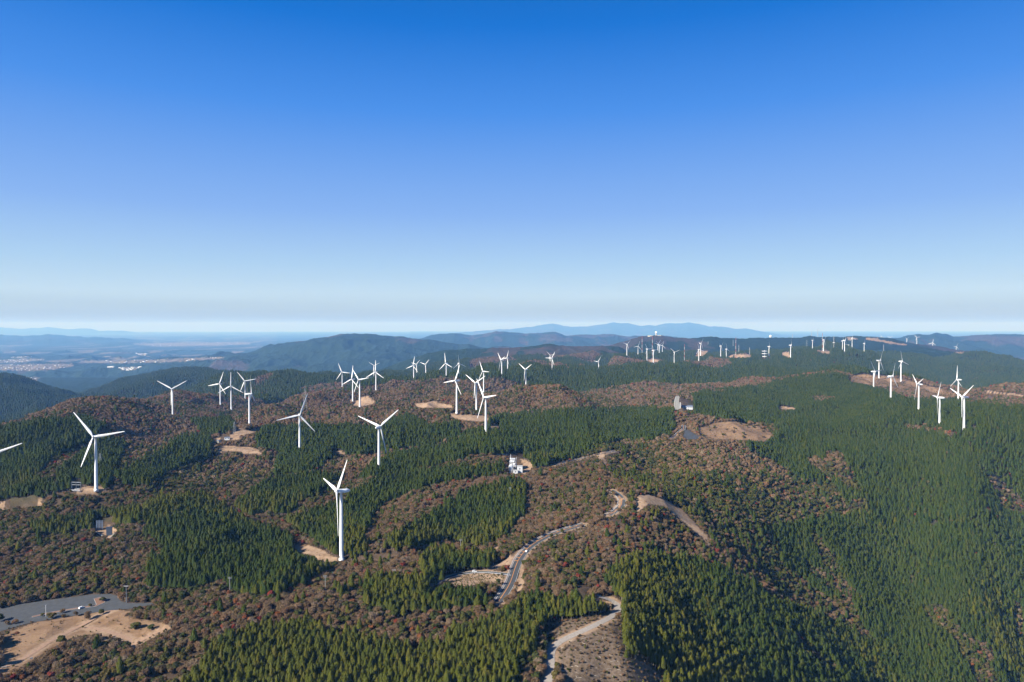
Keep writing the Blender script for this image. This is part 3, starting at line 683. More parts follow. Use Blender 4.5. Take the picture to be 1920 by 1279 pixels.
hm = MB(); hm.lathe([(.15,-2.1),(.7,-1.9),(1.2,-1.3),(1.5,-.5),(1.55,.4),(1.45,1.2)], 16, 'y'); HUB = hm.mesh('hub', True)
def blade_mesh():
    m = MB(); st = []
    for r_, ch, th, tw in ((1.0,1.9,1.9,0),(2.5,1.95,1.8,0),(5.0,2.7,1.3,16),(8.0,3.5,.95,13),(12,3.15,.75,9),(18,2.6,.52,6),(25,2.05,.36,3.5),(32,1.5,.24,1.5),(37,1.1,.15,.5),(39.3,.7,.09,0),(40,.25,.05,0)):
        ring = []; a = R(tw+6)
        for i in range(12):
            q = 2*math.pi*i/12; x = math.cos(q)*ch/2; y = math.sin(q)*th/2
            if r_ > 3: x += ch*.12; y *= (1.0-.45*(math.cos(q) > 0)*abs(math.cos(q)))
            ring.append((x*math.cos(a)-y*math.sin(a), x*math.sin(a)+y*math.cos(a)-.02*r_, r_))
        st.append(ring)
    k2 = 12; m.add([p for r2 in st for p in r2], [(j*k2+i, j*k2+(i+1) % k2, (j+1)*k2+(i+1) % k2, (j+1)*k2+i) for j in range(len(st)-1) for i in range(k2)]+[tuple(range(k2))[::-1], tuple(range((len(st)-1)*k2, len(st)*k2))])
    return m.mesh('blade', True)
BLADE = blade_mesh()
for me in (NAC, HUB, BLADE): me.materials.append(WP)
VANE.materials.append(GREY)
TW = {}
for i, (x, y, z, h, yaw, ph, k, bx, by, lab) in enumerate(TURB):
    root = empty('wind_turbine', (x, y, z), R(yaw)); tag(root, lab, 'wind turbine', 'white wind turbines along the ridges')
    hk = round(h, 1)
    if hk not in TW: TW[hk] = tower_mesh(hk); TW[hk].materials.append(WP)
    newobj('tower', TW[hk], None, root)
    nc = newobj('nacelle', NAC, None, root, (0, 0, h)); nc.rotation_euler = (-R(5), 0, 0)
    if i < 3 or i in (13, 14):
        newobj('wind_vane', VANE, None, nc)
        dm = MB(); dm.box(.9, -2.02, 1.9, 1.0, .3, 2.3); dm.build('door', GREY, root)
        for q in (.33, .66): fl = MB(); fl.lathe([(2.14-.78*q, h*q), (2.18-.78*q, h*q+.06), (2.14-.78*q, h*q+.12)], 24); fl.build('flange', GREY, root)
    hb = newobj('hub', HUB, None, root, (0, -4.5*math.cos(R(5)), h+4.5*math.sin(R(5)))); hb.rotation_euler = (-R(5), 0, 0)
    hb.scale = (k, 1, k)
    for j in range(3):
        bl = newobj('blade', BLADE, None, hb); bl.rotation_euler = (0, R(ph+120*j), 0)

# ------------------------------------------------------------------ tree prototypes
def quads(name, C_, A_, B_, mats, trunk=None, core=None):
    """C centre, A/B half axes of many small leaf clumps"""
    n_ = len(C_); V_ = np.empty((n_, 4, 3)); V_[:,0] = C_-A_-B_*.6; V_[:,1] = C_+A_-B_; V_[:,2] = C_+A_*.5+B_; V_[:,3] = C_-A_*.7+B_*.8
    v = V_.reshape(-1, 3); f = np.arange(n_*4).reshape(-1, 4)
    vs = [v]; fs = [tuple(q) for q in f.tolist()]; mi = [0]*n_; o = len(v)
    for part, k in ((core, 0), (trunk, 1)):
        if part is not None:
            pv = np.array(part.v); vs.append(pv); fs += [tuple(i+o for i in q) for q in part.f]; mi += [k]*len(part.f); o += len(pv)
    me = bpy.data.meshes.new(name); me.from_pydata(np.vstack(vs).tolist(), [], fs); me.update()
    me.polygons.foreach_set('material_index', mi)
    for q in mats: me.materials.append(q)
    return me
def rand_dirs(k, g):
    d = g.normal(size=(k, 3)); return d/np.linalg.norm(d, axis=1)[:,None]
def clump_axes(Nrm, size, g):
    t = np.cross(Nrm, rand_dirs(len(Nrm), g)); t /= np.linalg.norm(t, axis=1)[:,None]+1e-9; b_ = np.cross(Nrm, t)
    return t*size[:,None], b_*size[:,None]*g.uniform(.6, 1.1, (len(Nrm), 1))
def cedar(seed, nq, size, H=16.0, Rr=2.5, lo=.36, broad=.75):
    g = np.random.default_rng(seed)
    t = g.random(nq)**1.25; a = g.random(nq)*2*math.pi
    lobes = 1+.16*np.sin(a*3+seed+t*9)+.12*np.sin(a*5-t*21+seed*2)
    prof = (1-t)**broad*(.35+.65*np.minimum(1, t*7+.25))
    r = Rr*prof*lobes*g.uniform(.78, 1.08, nq)
    zz = H*(lo+(1-lo)*t) + g.normal(0, .25, nq)
    C_ = np.stack([r*np.cos(a), r*np.sin(a), zz], -1)
    Nr = np.stack([np.cos(a), np.sin(a), np.full(nq, .6)], -1)+g.normal(0, .28, (nq, 3)); Nr /= np.linalg.norm(Nr, axis=1)[:,None]
    s = size*g.uniform(.6, 1.3, nq)*(1-.45*t)
    A_, B_ = clump_axes(Nr, s, g)
    core = MB(); kk = 7; pr = [(.2, lo+.01), (.74, lo+.1), (.66, lo+(1-lo)*.35), (.42, lo+(1-lo)*.65), (.04, .985)]
    core.lathe([(Rr*q, H*z_) for q, z_ in pr], kk)
    tr = MB(); tr.tube((0,0,-1.5), (0,0,H*.55), .24, .15, 6); tr.tube((0,0,H*.55), (0,0,H*.93), .15, .04, 5)
    return C_, A_, B_, core, tr
def round_tree(seed, nq, size, H=7.5, Rr=3.6, lo=.3, lob=6, fine=False, corek=.72):
    g = np.random.default_rng(seed+500)
    L = [(0, 0, H*(lo+(1-lo)*.5), Rr*.72)]
    for i in range(lob):
        a = 2*math.pi*i/lob+g.random(); q = Rr*g.uniform(.35, .6); L.append((q*math.cos(a), q*math.sin(a), H*g.uniform(lo+.12, .82), Rr*g.uniform(.34, .55)))
    L = np.array(L); w_ = L[:,3]**2; idx = g.choice(len(L), nq, p=w_/w_.sum())
    d = rand_dirs(nq, g); d[:,2] = np.abs(d[:,2])*1.0-.25*(g.random(nq) < .45); d /= np.linalg.norm(d, axis=1)[:,None]
    rr = L[idx,3]*g.uniform(.8, 1.1, nq); vs_ = (H*(1-lo)*.5)/Rr*1.2
    C_ = L[idx,:3]+d*rr[:,None]*np.array([1, 1, min(vs_, .95)])
    Nr = d+g.normal(0, .3 if not fine else .65, (nq, 3)); Nr /= np.linalg.norm(Nr, axis=1)[:,None]
    s = size*g.uniform(.6, 1.3, nq); A_, B_ = clump_axes(Nr, s, g)
    if fine: A_ *= .30; B_ *= 1.35
    core = MB()
    for x, y, z, q in L:
        q *= corek; core.lathe([(q*math.sin(p)+.01, z-q*math.cos(p)*.8) for p in np.linspace(.15, math.pi-.1, 5)], 7, off=(x, y, 0))
    tr = MB(); tr.tube((0,0,-1.2), (0,0,H*.4), .2, .15, 6)
    for x, y, z, q in L[1:]: tr.tube((0, 0, H*.32), (x*.85, y*.85, z), .11, .04, 4)
    if fine:
        for _ in range(16):
            a = g.random()*6.28; q = g.uniform(.4, 1.0)*Rr; tr.tube((0,0,H*.38), (q*math.cos(a), q*math.sin(a), H*g.uniform(.75, 1.04)), .07, .02, 3)
    return C_, A_, B_, core if not fine else core, tr

def foliage(name, stops, patch, patchcol, transl=.25, scl=.02):
    m = mat(name, rough=.85, spec=.15)
    oi = N(m, 'ShaderNodeObjectInfo')
    c1 = ramp(m, oi.outputs['Random'], stops)
    nz = noise(m, scl, 3); mr = N(m, 'ShaderNodeMapRange'); mr.inputs[1].default_value = .42; mr.inputs[2].default_value = .62
    lk(m, nz, mr.inputs[0]); f = math_(m, 'MULTIPLY', mr.outputs[0], patch)
    c2 = mix(m, f, c1, patchcol)
    fine_ = noise(m, .9, 2); c3 = mix(m, .55, c2, ramp(m, fine_, [(.3, (.45,.45,.45)), (.7, (1.25,1.25,1.2))]), 'MULTIPLY')
    b_ = bsdf(m); lk(m, c3, b_.inputs['Base Color'])
    tb = N(m, 'ShaderNodeBsdfTranslucent'); lk(m, c3, tb.inputs[0]); ms = N(m, 'ShaderNodeMixShader'); ms.inputs[0].default_value = transl
    lk(m, b_.outputs[0], ms.inputs[1]); lk(m, tb.outputs[0], ms.inputs[2]); lk(m, ms.outputs[0], m.node_tree.nodes['Material Output'].inputs[0])
    return m
FC = foliage('cedar_foliage', [(0, (.036,.062,.012)), (.4, (.052,.081,.013)), (.75, (.070,.098,.014)), (1, (.092,.102,.017))], .5, (.074,.095,.013))
FC2 = foliage('olive_cedar_foliage', [(0, (.070,.088,.014)), (.4, (.098,.113,.016)), (.75, (.13,.138,.018)), (1, (.15,.135,.022))], .4, (.13,.128,.017))
FB = foliage('bare_twigs', [(0, (.12,.095,.048)), (.3, (.185,.125,.066)), (.55, (.215,.145,.083)), (.8, (.215,.115,.060)), (1, (.265,.21,.14))], .4, (.195,.115,.058), .1, .012)
FE = foliage('evergreen_leaves', [(0, (.045,.062,.017)), (.4, (.075,.088,.022)), (.7, (.115,.108,.027)), (1, (.15,.112,.036))], .4, (.10,.085,.022))
FR = foliage('maple_leaves', [(0, (.20,.03,.025)), (.35, (.23,.055,.03)), (.7, (.25,.095,.03)), (1, (.20,.085,.045))], .2, (.22,.08,.035))
BARK = mat('bark', rough=.9); oi = N(BARK, 'ShaderNodeObjectInfo'); lk(BARK, ramp(BARK, oi.outputs['Random'], [(0, (.16,.12,.09)), (1, (.30,.25,.20))]), bsdf(BARK).inputs['Base Color'])

KINDS = {  # kind: generator(seed, lod) , foliage material
 'cedar': (lambda s, l: cedar(s, (760, 240)[l], (.42, .76)[l], 11.8+1.2*(s % 3), 2.45+.2*((s+1) % 3), .34, (.42, .55, .36, .48)[s % 4]), FC),
 'bare': (lambda s, l: round_tree(s, (900, 320)[l], (.44, .58)[l], 5.6, 3.0, .12, 9, l == 0, (.52, .42)[l]), FB),
 'evergreen': (lambda s, l: round_tree(s, (560, 140)[l], (.45, .85)[l], 6.4, 2.6, .2, 6, False, .8), FE),
 'maple': (lambda s, l: round_tree(s, (420, 110)[l], (.45, .85)[l], 6.0, 2.3, .25, 5, False, .7), FR),
}
PROTO = {}; SPLIT = {}
for kd, (gen, fm) in KINDS.items():
    coll = bpy.data.collections.new(kd+'_shapes')
    for lod in (0, 1):
        for s in range(8 if kd == 'cedar' else 4):
            if kd == 'cedar': fm = FC if s < 4 else FC2
            C_, A_, B_, core, tr = gen(s+1, lod)
            o = bpy.data.objects.new('%s_%d%d' % (kd, lod, s), quads(kd, C_, A_, B_, [fm, BARK], tr, core)); coll.objects.link(o)
            if lod == 0:
                SPLIT[kd, s] = (quads('crown', C_, A_, B_, [fm], None, core), tr.mesh('trunk'))
                SPLIT[kd, s][1].materials.append(BARK)
    PROTO[kd] = coll

# ------------------------------------------------------------------ where the trees stand
def scatter(ya, yb, sp, umax=.82):
    nx = int(2*umax*yb/sp); ny = int((yb-ya)/sp)
    gx, gy = np.meshgrid(np.arange(nx), np.arange(ny))
    X = (gx.ravel()-nx/2)*sp + rng.uniform(-.48, .48, gx.size)*sp; Y = ya+gy.ravel()*sp + rng.uniform(-.48, .48, gx.size)*sp
    m = np.abs(X) < Y*umax + 30
    return X[m], Y[m]
TX = []; TY = []; TS = []; TL = []
for ya, yb, sp, sc, lod in ((180, 1000, 2.85, .78, 0), (1000, 2300, 3.9, .86, 1), (2300, 4900, 7.4, 1.18, 1)):
    X, Y = scatter(ya, yb, sp); TX.append(X); TY.append(Y); TS.append(np.full(len(X), sc)); TL.append(np.full(len(X), lod))
TX = np.concatenate(TX); TY = np.concatenate(TY); TS = np.concatenate(TS); TL = np.concatenate(TL)
TZ = ground(TX, TY)
# keep what can be seen from near the camera position
u_ = TX/TY; ci = np.clip(((u_-U0)/DU).astype(int), 0, NU-1); ri = np.clip(((np.log(TY)-lg[0])/DL).astype(int), 1, NY-1)
tpx, tpy = proj(TX, TY, TZ+16*TS)
keep = (tpy < runmin[ri-1, ci] + 14 + 9000/TY) & (tpx > -60) & (tpx < 1980) & (tpy < 1330)
TX, TY, TZ, TS, TL = (a[keep] for a in (TX, TY, TZ, TS, TL))
bx_, by_ = proj(TX, TY, TZ); cx_, cy_ = proj(TX, TY, TZ+12*TS)
cx_ = cx_ + 5*vnoise(TX/25, TY/25, 91); cy_ = cy_ + 3*vnoise(TX/25, TY/25, 92)
G_ = np.zeros(len(TX), bool)
for poly in GREEN: G_ |= inpoly(cx_, cy_, poly)
for poly in BROWN: G_ &= ~inpoly(cx_, cy_, poly)
farm_ = TY > 2500
farm_ = TY > 2400
G_[farm_] = fbm(TX[farm_]/500, TY[farm_]/900, 81, 4) > -.12-.25*sstep(1100, 1300, cx_[farm_])-.3*(cx_[farm_] < 880)
G_ &= ~((fbm(TX/85, TY/120, 151, 3) > .40) & (cx_ > 1180) & (cy_ > 840)); mixn = fbm(TX/110, TY/110, 95, 3); rnd = rng.random(len(TX)); rnd2 = rng.random(len(TX))
kindi = np.where(G_, np.where(rnd < .955, 0, np.where(rnd < .985, 2, 3)), 0)
right = (cx_ > 1150) & (cy_ > 880)
pb = np.clip(.60 - .6*mixn + .04*((cy_ > 930) & (cx_ < 800)) - .26*right + .18*((cy_ < 860) & (TY > 1200)), .1, .93)
NB = ~G_
kindi[NB] = np.where(rnd[NB] < pb[NB], 1, np.where(rnd[NB] < pb[NB]+.025+.02*(mixn[NB] < -.2), 3, np.where(rnd[NB] > .988-.03*(right[NB]), 0, 2)))
HT = np.array([13.0, 5.6, 6.4, 6.0])[kindi]
sc = TS*np.clip(rng.normal(1, .17, len(TX)) + .22*fbm(TX/60, TY/60, 131, 3), .55, 1.5)
sc = np.where(kindi > 0, sc*rng.uniform(.75, 1.3, len(TX)), sc)
# thin out broad crowns near the camera
thin = (kindi > 0) & (TL == 0) & (rnd2 < .33); 
thin |= (kindi > 0) & (TL == 1) & (rnd2 < .12)
ok = ~thin & ~((vnoise(TX/14, TY/14, 141) > .78) & (rnd2 > .3))
bare_polys = [p for k, p in BARE] + list(LOTS.values())
for t in TURB:
    Hpx = 65/t[1]*F; bare_polys.append([(t[7]-.05*Hpx-.6, t[8]-.16*Hpx), (t[7]+.05*Hpx+.6, t[8]-.16*Hpx), (t[7]+.05*Hpx+.6, t[8]+.3), (t[7]-.05*Hpx-.6, t[8]+.3)])
SITES = [[(952,850),(982,850),(982,888),(952,888)], [(1264,742),(1301,754),(1301,769),(1264,770)], [(133,900),(155,900),(155,921),(133,921)], [(178,972),(213,972),(213,1006),(178,1006)],
         [(1228,622),(1238,622),(1238,632),(1228,632)], [(412,815),(434,815),(434,826),(412,826)], [(404,820),(414,820),(414,832),(404,832)], [(1428,655),(1439,655),(1439,671),(1428,671)]]
bare_polys += SITES
def blocked(X, Y, Z, h, kk):
    r = np.zeros(len(X), bool)
    for q in (0., .3, .6, .9):
        a, b_ = proj(X, Y, Z+h*q)
        for poly in bare_polys: r |= inpoly(a, b_, poly)
    return r
bl = blocked(TX, TY, TZ, HT*sc, 0)
# try a smaller, shrubby plant in front of clearings
sub = np.nonzero(bl & ok)[0]; ok[sub] = False
s2 = rng.uniform(.26, .55, len(sub)); b2 = blocked(TX[sub], TY[sub], TZ[sub], 7*s2, 0); good = sub[~b2]
kindi[good] = np.where(rng.random(len(good)) < .6, 1, 2); sc[good] = s2[~b2]; ok[good] = True
bad = sub[b2]; q0, q1 = proj(TX[bad], TY[bad], TZ[bad]); inb = np.zeros(len(bad), bool)
for poly in bare_polys: inb |= inpoly(q0, q1, poly)
bad = bad[~inb]; kindi[bad] = np.where(rng.random(len(bad)) < .65, 1, 2); sc[bad] = rng.uniform(.14, .3, len(bad)); ok[bad] = True
# tufts and low scrub on the bare ground itself
bxs, bys = proj(TX[sub], TY[sub], TZ[sub])
for kq, poly in BARE:
    ins_ = inpoly(bxs, bys, poly) & (rng.random(len(sub)) < {'e': .10, 'g': .16, 's': .75}[kq])
    if poly[0] in ((1590,707), (0,940), (1308,802)): ins_ = inpoly(bxs, bys, poly) & (rng.random(len(sub)) < .45)
    g2 = sub[ins_]; kindi[g2] = np.where(rng.random(len(g2)) < .7, 1, 2); sc[g2] = rng.uniform(.09, .24, len(g2))*(1.5 if kq == 's' else 2.8 if poly[0] == (1590,707) else 1); ok[g2] = True
for poly in SITES: ok &= ~((kindi >= 0) & inpoly(*proj(TX, TY, TZ), poly))
# roads: clear trees off and in front of them
for name, (P, wd) in paths.items():
    gx = np.nonzero(ok & (TX > P[:,0].min()-40) & (TX < P[:,0].max()+40) & (TY > P[:,1].min()-60) & (TY < P[:,1].max()+20))[0]
    if not len(gx): continue
    q = np.stack(proj(P[:,0], P[:,1], P[:,2]), -1)
    dm = np.full(len(gx), 1e9); hit = np.zeros(len(gx), bool)
    for i in range(len(P)):
        d = np.hypot(TX[gx]-P[i,0], TY[gx]-P[i,1]); dm = np.minimum(dm, d)
        wpx = wd*.5/P[i,1]*F
        for f in (.3, .6, .95):
            a, b_ = proj(TX[gx], TY[gx], TZ[gx]+np.array([13.0,5.6,6.4,6.0])[kindi[gx]]*sc[gx]*f)
            hit |= (np.hypot((a-q[i,0]), (b_-q[i,1])*1.3) < wpx+3.2) & (TY[gx] < P[i,1]+3)
    shr = gx[hit & (dm > wd*.5+2.2)]; kindi[shr] = np.where(rng.random(len(shr)) < .5, 1, 2); sc[shr] = rng.uniform(.2, .38, len(shr))
    ok[gx[dm < wd*.5+1.6]] = False
for lp in LOTS.values():
    lq = proj(TX, TY, TZ); ok &= ~inpoly(lq[0], lq[1], lp)
ok &= ~((np.hypot(TX, TY) < 150))
for t in TURB: ok &= np.hypot(TX-t[0], TY-t[1]) > 7
# scattered low shrubs on grass
gsel = []
TX, TY, TZ, TL, kindi, sc = (a[ok] for a in (TX, TY, TZ, TL, kindi, sc))
rot = rng.uniform(0, 6.283, len(TX)); var = rng.integers(0, 4, len(TX))
olive = (kindi == 0) & (1.45-TY/520+1.3*fbm(TX/140, TY/140, 121, 3)+.5*rng.random(len(TX)) > .5); var[olive] += 4
print('trees', len(TX), [int((kindi == i).sum()) for i in range(4)])

# how large and how visible each one is
hh = np.array([13.0, 5.6, 6.4, 6.0])[kindi]*sc
px0, py0 = proj(TX, TY, TZ); px1, py1 = proj(TX, TY, TZ+hh)
ci = np.clip(((TX/TY-U0)/DU).astype(int), 0, NU-1); ri = np.clip(((np.log(TY)-lg[0])/DL).astype(int), 1, NY-1)
inv = (px1 > 4) & (px1 < 1916) & (py1+2 < 1276) & (py1 < runmin[ri-1, ci]-2)
# canopy occlusion: a crown is seen when it rises over the crowns in front of it
order = np.argsort(TY); seen = np.zeros(len(TX)); hor = np.full(960, 1e5)
for i in order[:160000]:
    if TY[i] > 1300: break
    c_ = int(px1[i]/2); wv = max(int(2.2*sc[i]/TY[i]*F/2), 1)
    if c_ < 0 or c_ >= 960: continue
    seg = hor[max(c_-wv, 0):c_+wv+1]; seen[i] = max(0.0, min(float(np.median(seg)), 1279.)-py1[i]); np.minimum(seg, py1[i]+1.5, out=seg)
REG = [  # regions for labels: name test -> text
 (lambda x, y: y > 1150 and 330 < x < 1020, 'in the dense stand along the bottom edge'),
 (lambda x, y: y > 1105 and 950 <= x < 1160, 'in the stand above the gravel track'),
 (lambda x, y: y > 1060 and x >= 1150, 'on the slope right of the gravel clearing'),
 (lambda x, y: y > 1180 and x < 330, 'below the footpath at the lower left corner'),
 (lambda x, y: y > 1100 and x < 330, 'around the grass below the car park'),
 (lambda x, y: y > 1060 and 660 < x < 960, 'below the side road and its dotted bank'),
 (lambda x, y: y > 1060 and x < 700, 'between the car park and the bottom stand'),
 (lambda x, y: 960 <= y and x < 280, 'on the hillside above the car park'),
 (lambda x, y: 900 < y and 260 <= x < 680, 'around the foot of the nearest turbine'),
 (lambda x, y: 960 <= y and 680 <= x < 980, 'between the nearest turbine and the road'),
 (lambda x, y: 900 < y and 940 <= x < 1200, 'beside the winding road and its bend'),
 (lambda x, y: 880 < y and x >= 1150, 'on the wooded right hand slope'),
 (lambda x, y: True, 'on the middle hills'),
]
NAMES = {0: ('cedar_tree', 'cedar tree', 'pointed green cedar'), 1: ('bare_tree', 'bare tree', 'brown leafless tree'), 2: ('evergreen_tree', 'evergreen tree', 'rounded dark evergreen tree'), 3: ('maple_tree', 'maple tree', 'red or orange autumn maple')}
single = np.zeros(len(TX), bool)
for k in range(4):
    s_ = np.nonzero(inv & (kindi == k) & (seen > 1.5) & (sc > .3))[0]
    s_ = s_[np.argsort(-(hh[s_]*sc[s_]/TY[s_]**2*np.minimum(seen[s_], 20)))][:300 if k < 3 else 160]
    single[s_] = True
    for i in s_:
        x, y = (px1[i]+px0[i])/2, py1[i]*.7+py0[i]*.3
        reg = next(t for f, t in REG if f(x, y))
        nm1, cat, lab = NAMES[k]
        root = empty(nm1, (TX[i], TY[i], TZ[i]), rot[i]); root.scale = (sc[i],)*3
        tag(root, lab+' '+reg, cat, cat+'s '+reg)
        cr, tk = SPLIT[('cedar', 'bare', 'evergreen', 'maple')[k], int(var[i])]
        newobj('trunk', tk, None, root); newobj('crown', cr, None, root)

def gn_scatter(name, X, Y, Z, rz, s, v, coll, label, cat):
    me = bpy.data.meshes.new(name); me.vertices.add(len(X)); me.vertices.foreach_set('co', np.stack([X, Y, Z], -1).astype(np.float32).ravel())
    a = me.attributes.new('rz', 'FLOAT_VECTOR', 'POINT'); a.data.foreach_set('vector', np.stack([rng.normal(0, .03, len(X)), rng.normal(0, .03, len(X)), rz], -1).astype(np.float32).ravel())
    a = me.attributes.new('sv', 'FLOAT_VECTOR', 'POINT'); a.data.foreach_set('vector', np.stack([s, s, s*rng.uniform(.88, 1.12, len(X))], -1).astype(np.float32).ravel())
    a = me.attributes.new('vi', 'INT', 'POINT'); a.data.foreach_set('value', v.astype(np.int32))
    ng = bpy.data.node_groups.new(name, 'GeometryNodeTree')
    ng.interface.new_socket('Geometry', in_out='INPUT', socket_type='NodeSocketGeometry'); ng.interface.new_socket('Geometry', in_out='OUTPUT', socket_type='NodeSocketGeometry')
    nn = ng.nodes; gi = nn.new('NodeGroupInput'); go = nn.new('NodeGroupOutput'); ip = nn.new('GeometryNodeInstanceOnPoints'); cinf = nn.new('GeometryNodeCollectionInfo')
    cinf.inputs['Collection'].default_value = coll; cinf.inputs['Separate Children'].default_value = True; cinf.inputs['Reset Children'].default_value = True
    ip.inputs['Pick Instance'].default_value = True
    def na(nm2, ty):
        q = nn.new('GeometryNodeInputNamedAttribute'); q.data_type = ty; q.inputs[0].default_value = nm2; return q.outputs['Attribute']
    L_ = ng.links.new; m2p = nn.new('GeometryNodeMeshToPoints')
    L_(gi.outputs[0], m2p.inputs[0]); L_(m2p.outputs[0], ip.inputs['Points']); L_(cinf.outputs[0], ip.inputs['Instance']); L_(na('rz', 'FLOAT_VECTOR'), ip.inputs['Rotation'])
    L_(na('sv', 'FLOAT_VECTOR'), ip.inputs['Scale']); L_(na('vi', 'INT'), ip.inputs['Instance Index']); L_(ip.outputs[0], go.inputs[0])
    o = newobj(name, me); md = o.modifiers.new('scatter', 'NODES'); md.node_group = ng
    return tag(o, label, cat, kind='stuff')
for k, (kd, nm1, lab, cat) in enumerate((('cedar', 'cedar_forest', 'mass of dark green cedar forest covering the ridges', 'forest'), ('bare', 'bare_woodland', 'mass of brown leafless woodland over the plateau', 'woodland'),
        ('evergreen', 'evergreen_woodland', 'mass of rounded evergreen trees mixed through the brown woodland', 'woodland'), ('maple', 'maple_woodland', 'scattered red and orange maples far out in the woodland', 'woodland'))):
    m = (kindi == k) & ~single
    gn_scatter(nm1, TX[m], TY[m], TZ[m], rot[m], sc[m], TL[m]*(8 if k == 0 else 4)+var[m], PROTO[kd], lab, cat)
# ------------------------------------------------------------------ small things
RED = mat('signal_red', (.34,.085,.07), .6); DARK = mat('dark_glass', (.02,.025,.03), .15, spec=.6); TYRE = mat('rubber', (.02,.02,.02), .8)
PALE = mat('pale_render', (.48,.48,.46), .7); OFFW = mat('off_white_render', (.58,.59,.60), .7); CREAM = mat('cream_paint', (.72,.66,.50), .6); BLUE_ROOF = mat('slate_roof', (.13,.16,.22), .6)
DKSTEEL = mat('dark_corrugated_steel', (.07,.09,.13), .5, .3); BLSTEEL = mat('blue_grey_steel', (.16,.20,.27), .5, .3); GALV = mat('zinc_lattice', (.27,.29,.31), .6, .3); WOOD = mat('weathered_wood', (.27,.24,.21), .85)
CARW = mat('car_white', (.80,.81,.82), .25, spec=.5)
def car(loc, rz, lab, kind='van'):
    r = empty('car', loc, rz); tag(r, lab, 'car', 'white cars')
    L, W, H = (4.3, 1.72, 1.75) if kind == 'van' else (4.4, 1.72, 1.45)
    prof = [(-L/2,.35),(-L/2,.95),(-L/2+.12,1.05)] + ([(-L/2+.25,H-.1),(-L/2+.5,H),(L/2-1.6,H),(L/2-1.0,1.12),(L/2-.15,.95)] if kind == 'van' else [(-L/2+.7,1.08),(-L/2+1.15,H-.05),(-L/2+1.5,H),(.5,H),(1.25,1.02),(L/2-.15,.86)]) + [(L/2,.7),(L/2,.35)]
    m = MB(); k = len(prof)
    def hw(z): return W/2-(max(z-1.0, 0))*.22
    vs = [(x, -hw(z), z) for x, z in prof]+[(x, hw(z), z) for x, z in prof]
    m.add(vs, [(i, (i+1) % k, k+(i+1) % k, k+i) for i in range(k)]+[tuple(range(k))[::-1], tuple(range(k, 2*k))]); m.build('body', CARW, r)
    for s in (-1, 1):
        g = MB(); z0, z1 = 1.08, H-.12; x0, x1 = (-L/2+.45, L/2-1.55) if kind == 'van' else (-L/2+1.3, .55)
        g.add([(x0, s*(hw(z0)+.012), z0), (x1+.45, s*(hw(z0)+.012), z0), (x1, s*(hw(z1)+.012), z1), (x0+.1, s*(hw(z1)+.012), z1)], [(0,1,2,3)]); g.build('side_window', DARK, r)
    wi = MB(); a, b_ = ((L/2-1.57, H-.05), (L/2-1.03, 1.17)) if kind == 'van' else ((.56, H-.05), (1.2, 1.09))
    wi.add([(a[0]+.03, -hw(a[1])+.1, a[1]+.02), (a[0]+.03, hw(a[1])-.1, a[1]+.02), (b_[0]+.03, hw(b_[1])-.05, b_[1]+.03), (b_[0]+.03, -hw(b_[1])+.05, b_[1]+.03)], [(0,1,2,3)]); wi.build('windscreen', DARK, r)
    for x in (-L/2+.8, L/2-.8):
        for s in (-1, 1):
            t = MB(); t.tube((x, s*(W/2-.2), .32), (x, s*(W/2+.02), .32), .32, k=14); t.build('wheel', TYRE, r)
    return r
p = onlot(153, 1141); car(p, R(62), 'small white van parked by the planting strip in the car park', 'van')
def alongroad(name, px):
    P, wd = paths[name]; q = np.array([proj(*v)[0] for v in P]); i = int(np.argmin(abs(q-px))); i = min(max(i, 1), len(P)-2); t = P[i+1]-P[i-1]; return P[i], math.atan2(t[1], t[0]), (t[1]/np.hypot(t[0], t[1]), -t[0]/np.hypot(t[0], t[1]))
q, a, nn = alongroad('road', 984); car((q[0]+nn[0]*1.9, q[1]+nn[1]*1.9, q[2]+.15), a, 'white car driving on the winding road where orange hatching begins', 'sedan')
q, a, nn = alongroad('side_road', 889); car((q[0], q[1], q[2]+.15), a, 'white car on the narrow side road above the dotted earth bank', 'van')

def pole(px, py, h, lab, arms=2):
    x, y, z = at(px, py); r = empty('utility_pole', (x, y, z)); tag(r, lab, 'utility pole', 'utility poles in the woods')
    m = MB(); m.tube((0,0,-1), (0,0,h), .26, .19, 8); m.build('shaft', CONC, r)
    for i in range(arms):
        b_ = MB(); b_.box(0, 0, h-.4-i*1.1, 3.2-i*.4, .2, .22); ca = b_.build('crossarm', GALV, r)
        for x2 in (-1.3, 0, 1.3):
            n_ = MB(); n_.lathe([(.05,0),(.14,.1),(.08,.22),(.12,.34),(.04,.45)], 8, off=(x2, 0, h-.3-i*1.1)); n_.build('insulator', PALE, ca)
for a in ((431,1112,14,'pale utility pole with a short crossarm, left of the nearest turbine among brown trees'), (610,1112,15,'pale utility pole below the nearest turbine'),
          (864,1034,13,'pale utility pole above the side road among cedars',), (739,1086,9,'short utility pole with a wide top behind cedars below the middle'),
          (956.5,938,16,'thin utility pole standing in the narrow gap through the cedars')): pole(*a)
# car park posts
p = onlot(86, 1156); r = empty('lamp_post', p); tag(r, 'slim white post at the edge of the car park beside a round bush', 'lamp post')
m = MB(); m.tube((0,0,0), (0,0,9.5), .16, .1, 8); m.build('pole', WP, r); m = MB(); m.box(.35,0,9.5,.9,.3,.18); m.build('lamp_head', GREY, r)
x, y, z = at(237, 1131); r = empty('lamp_post', (x, y, z)); tag(r, 'tall grey floodlight mast at the far end of the car park', 'lamp post')
m = MB(); m.tube((0,0,-.5), (0,0,14.5), .3, .18, 8); m.build('pole', GALV, r); m = MB(); m.box(0,0,14.3,3.4,.16,.16); m.build('crossarm', GALV, r)
for i in range(4):
    m = MB(); m.box(-1.5+i,-.25,14.7,.6,.45,.5); m.build('floodlight', PALE, r)
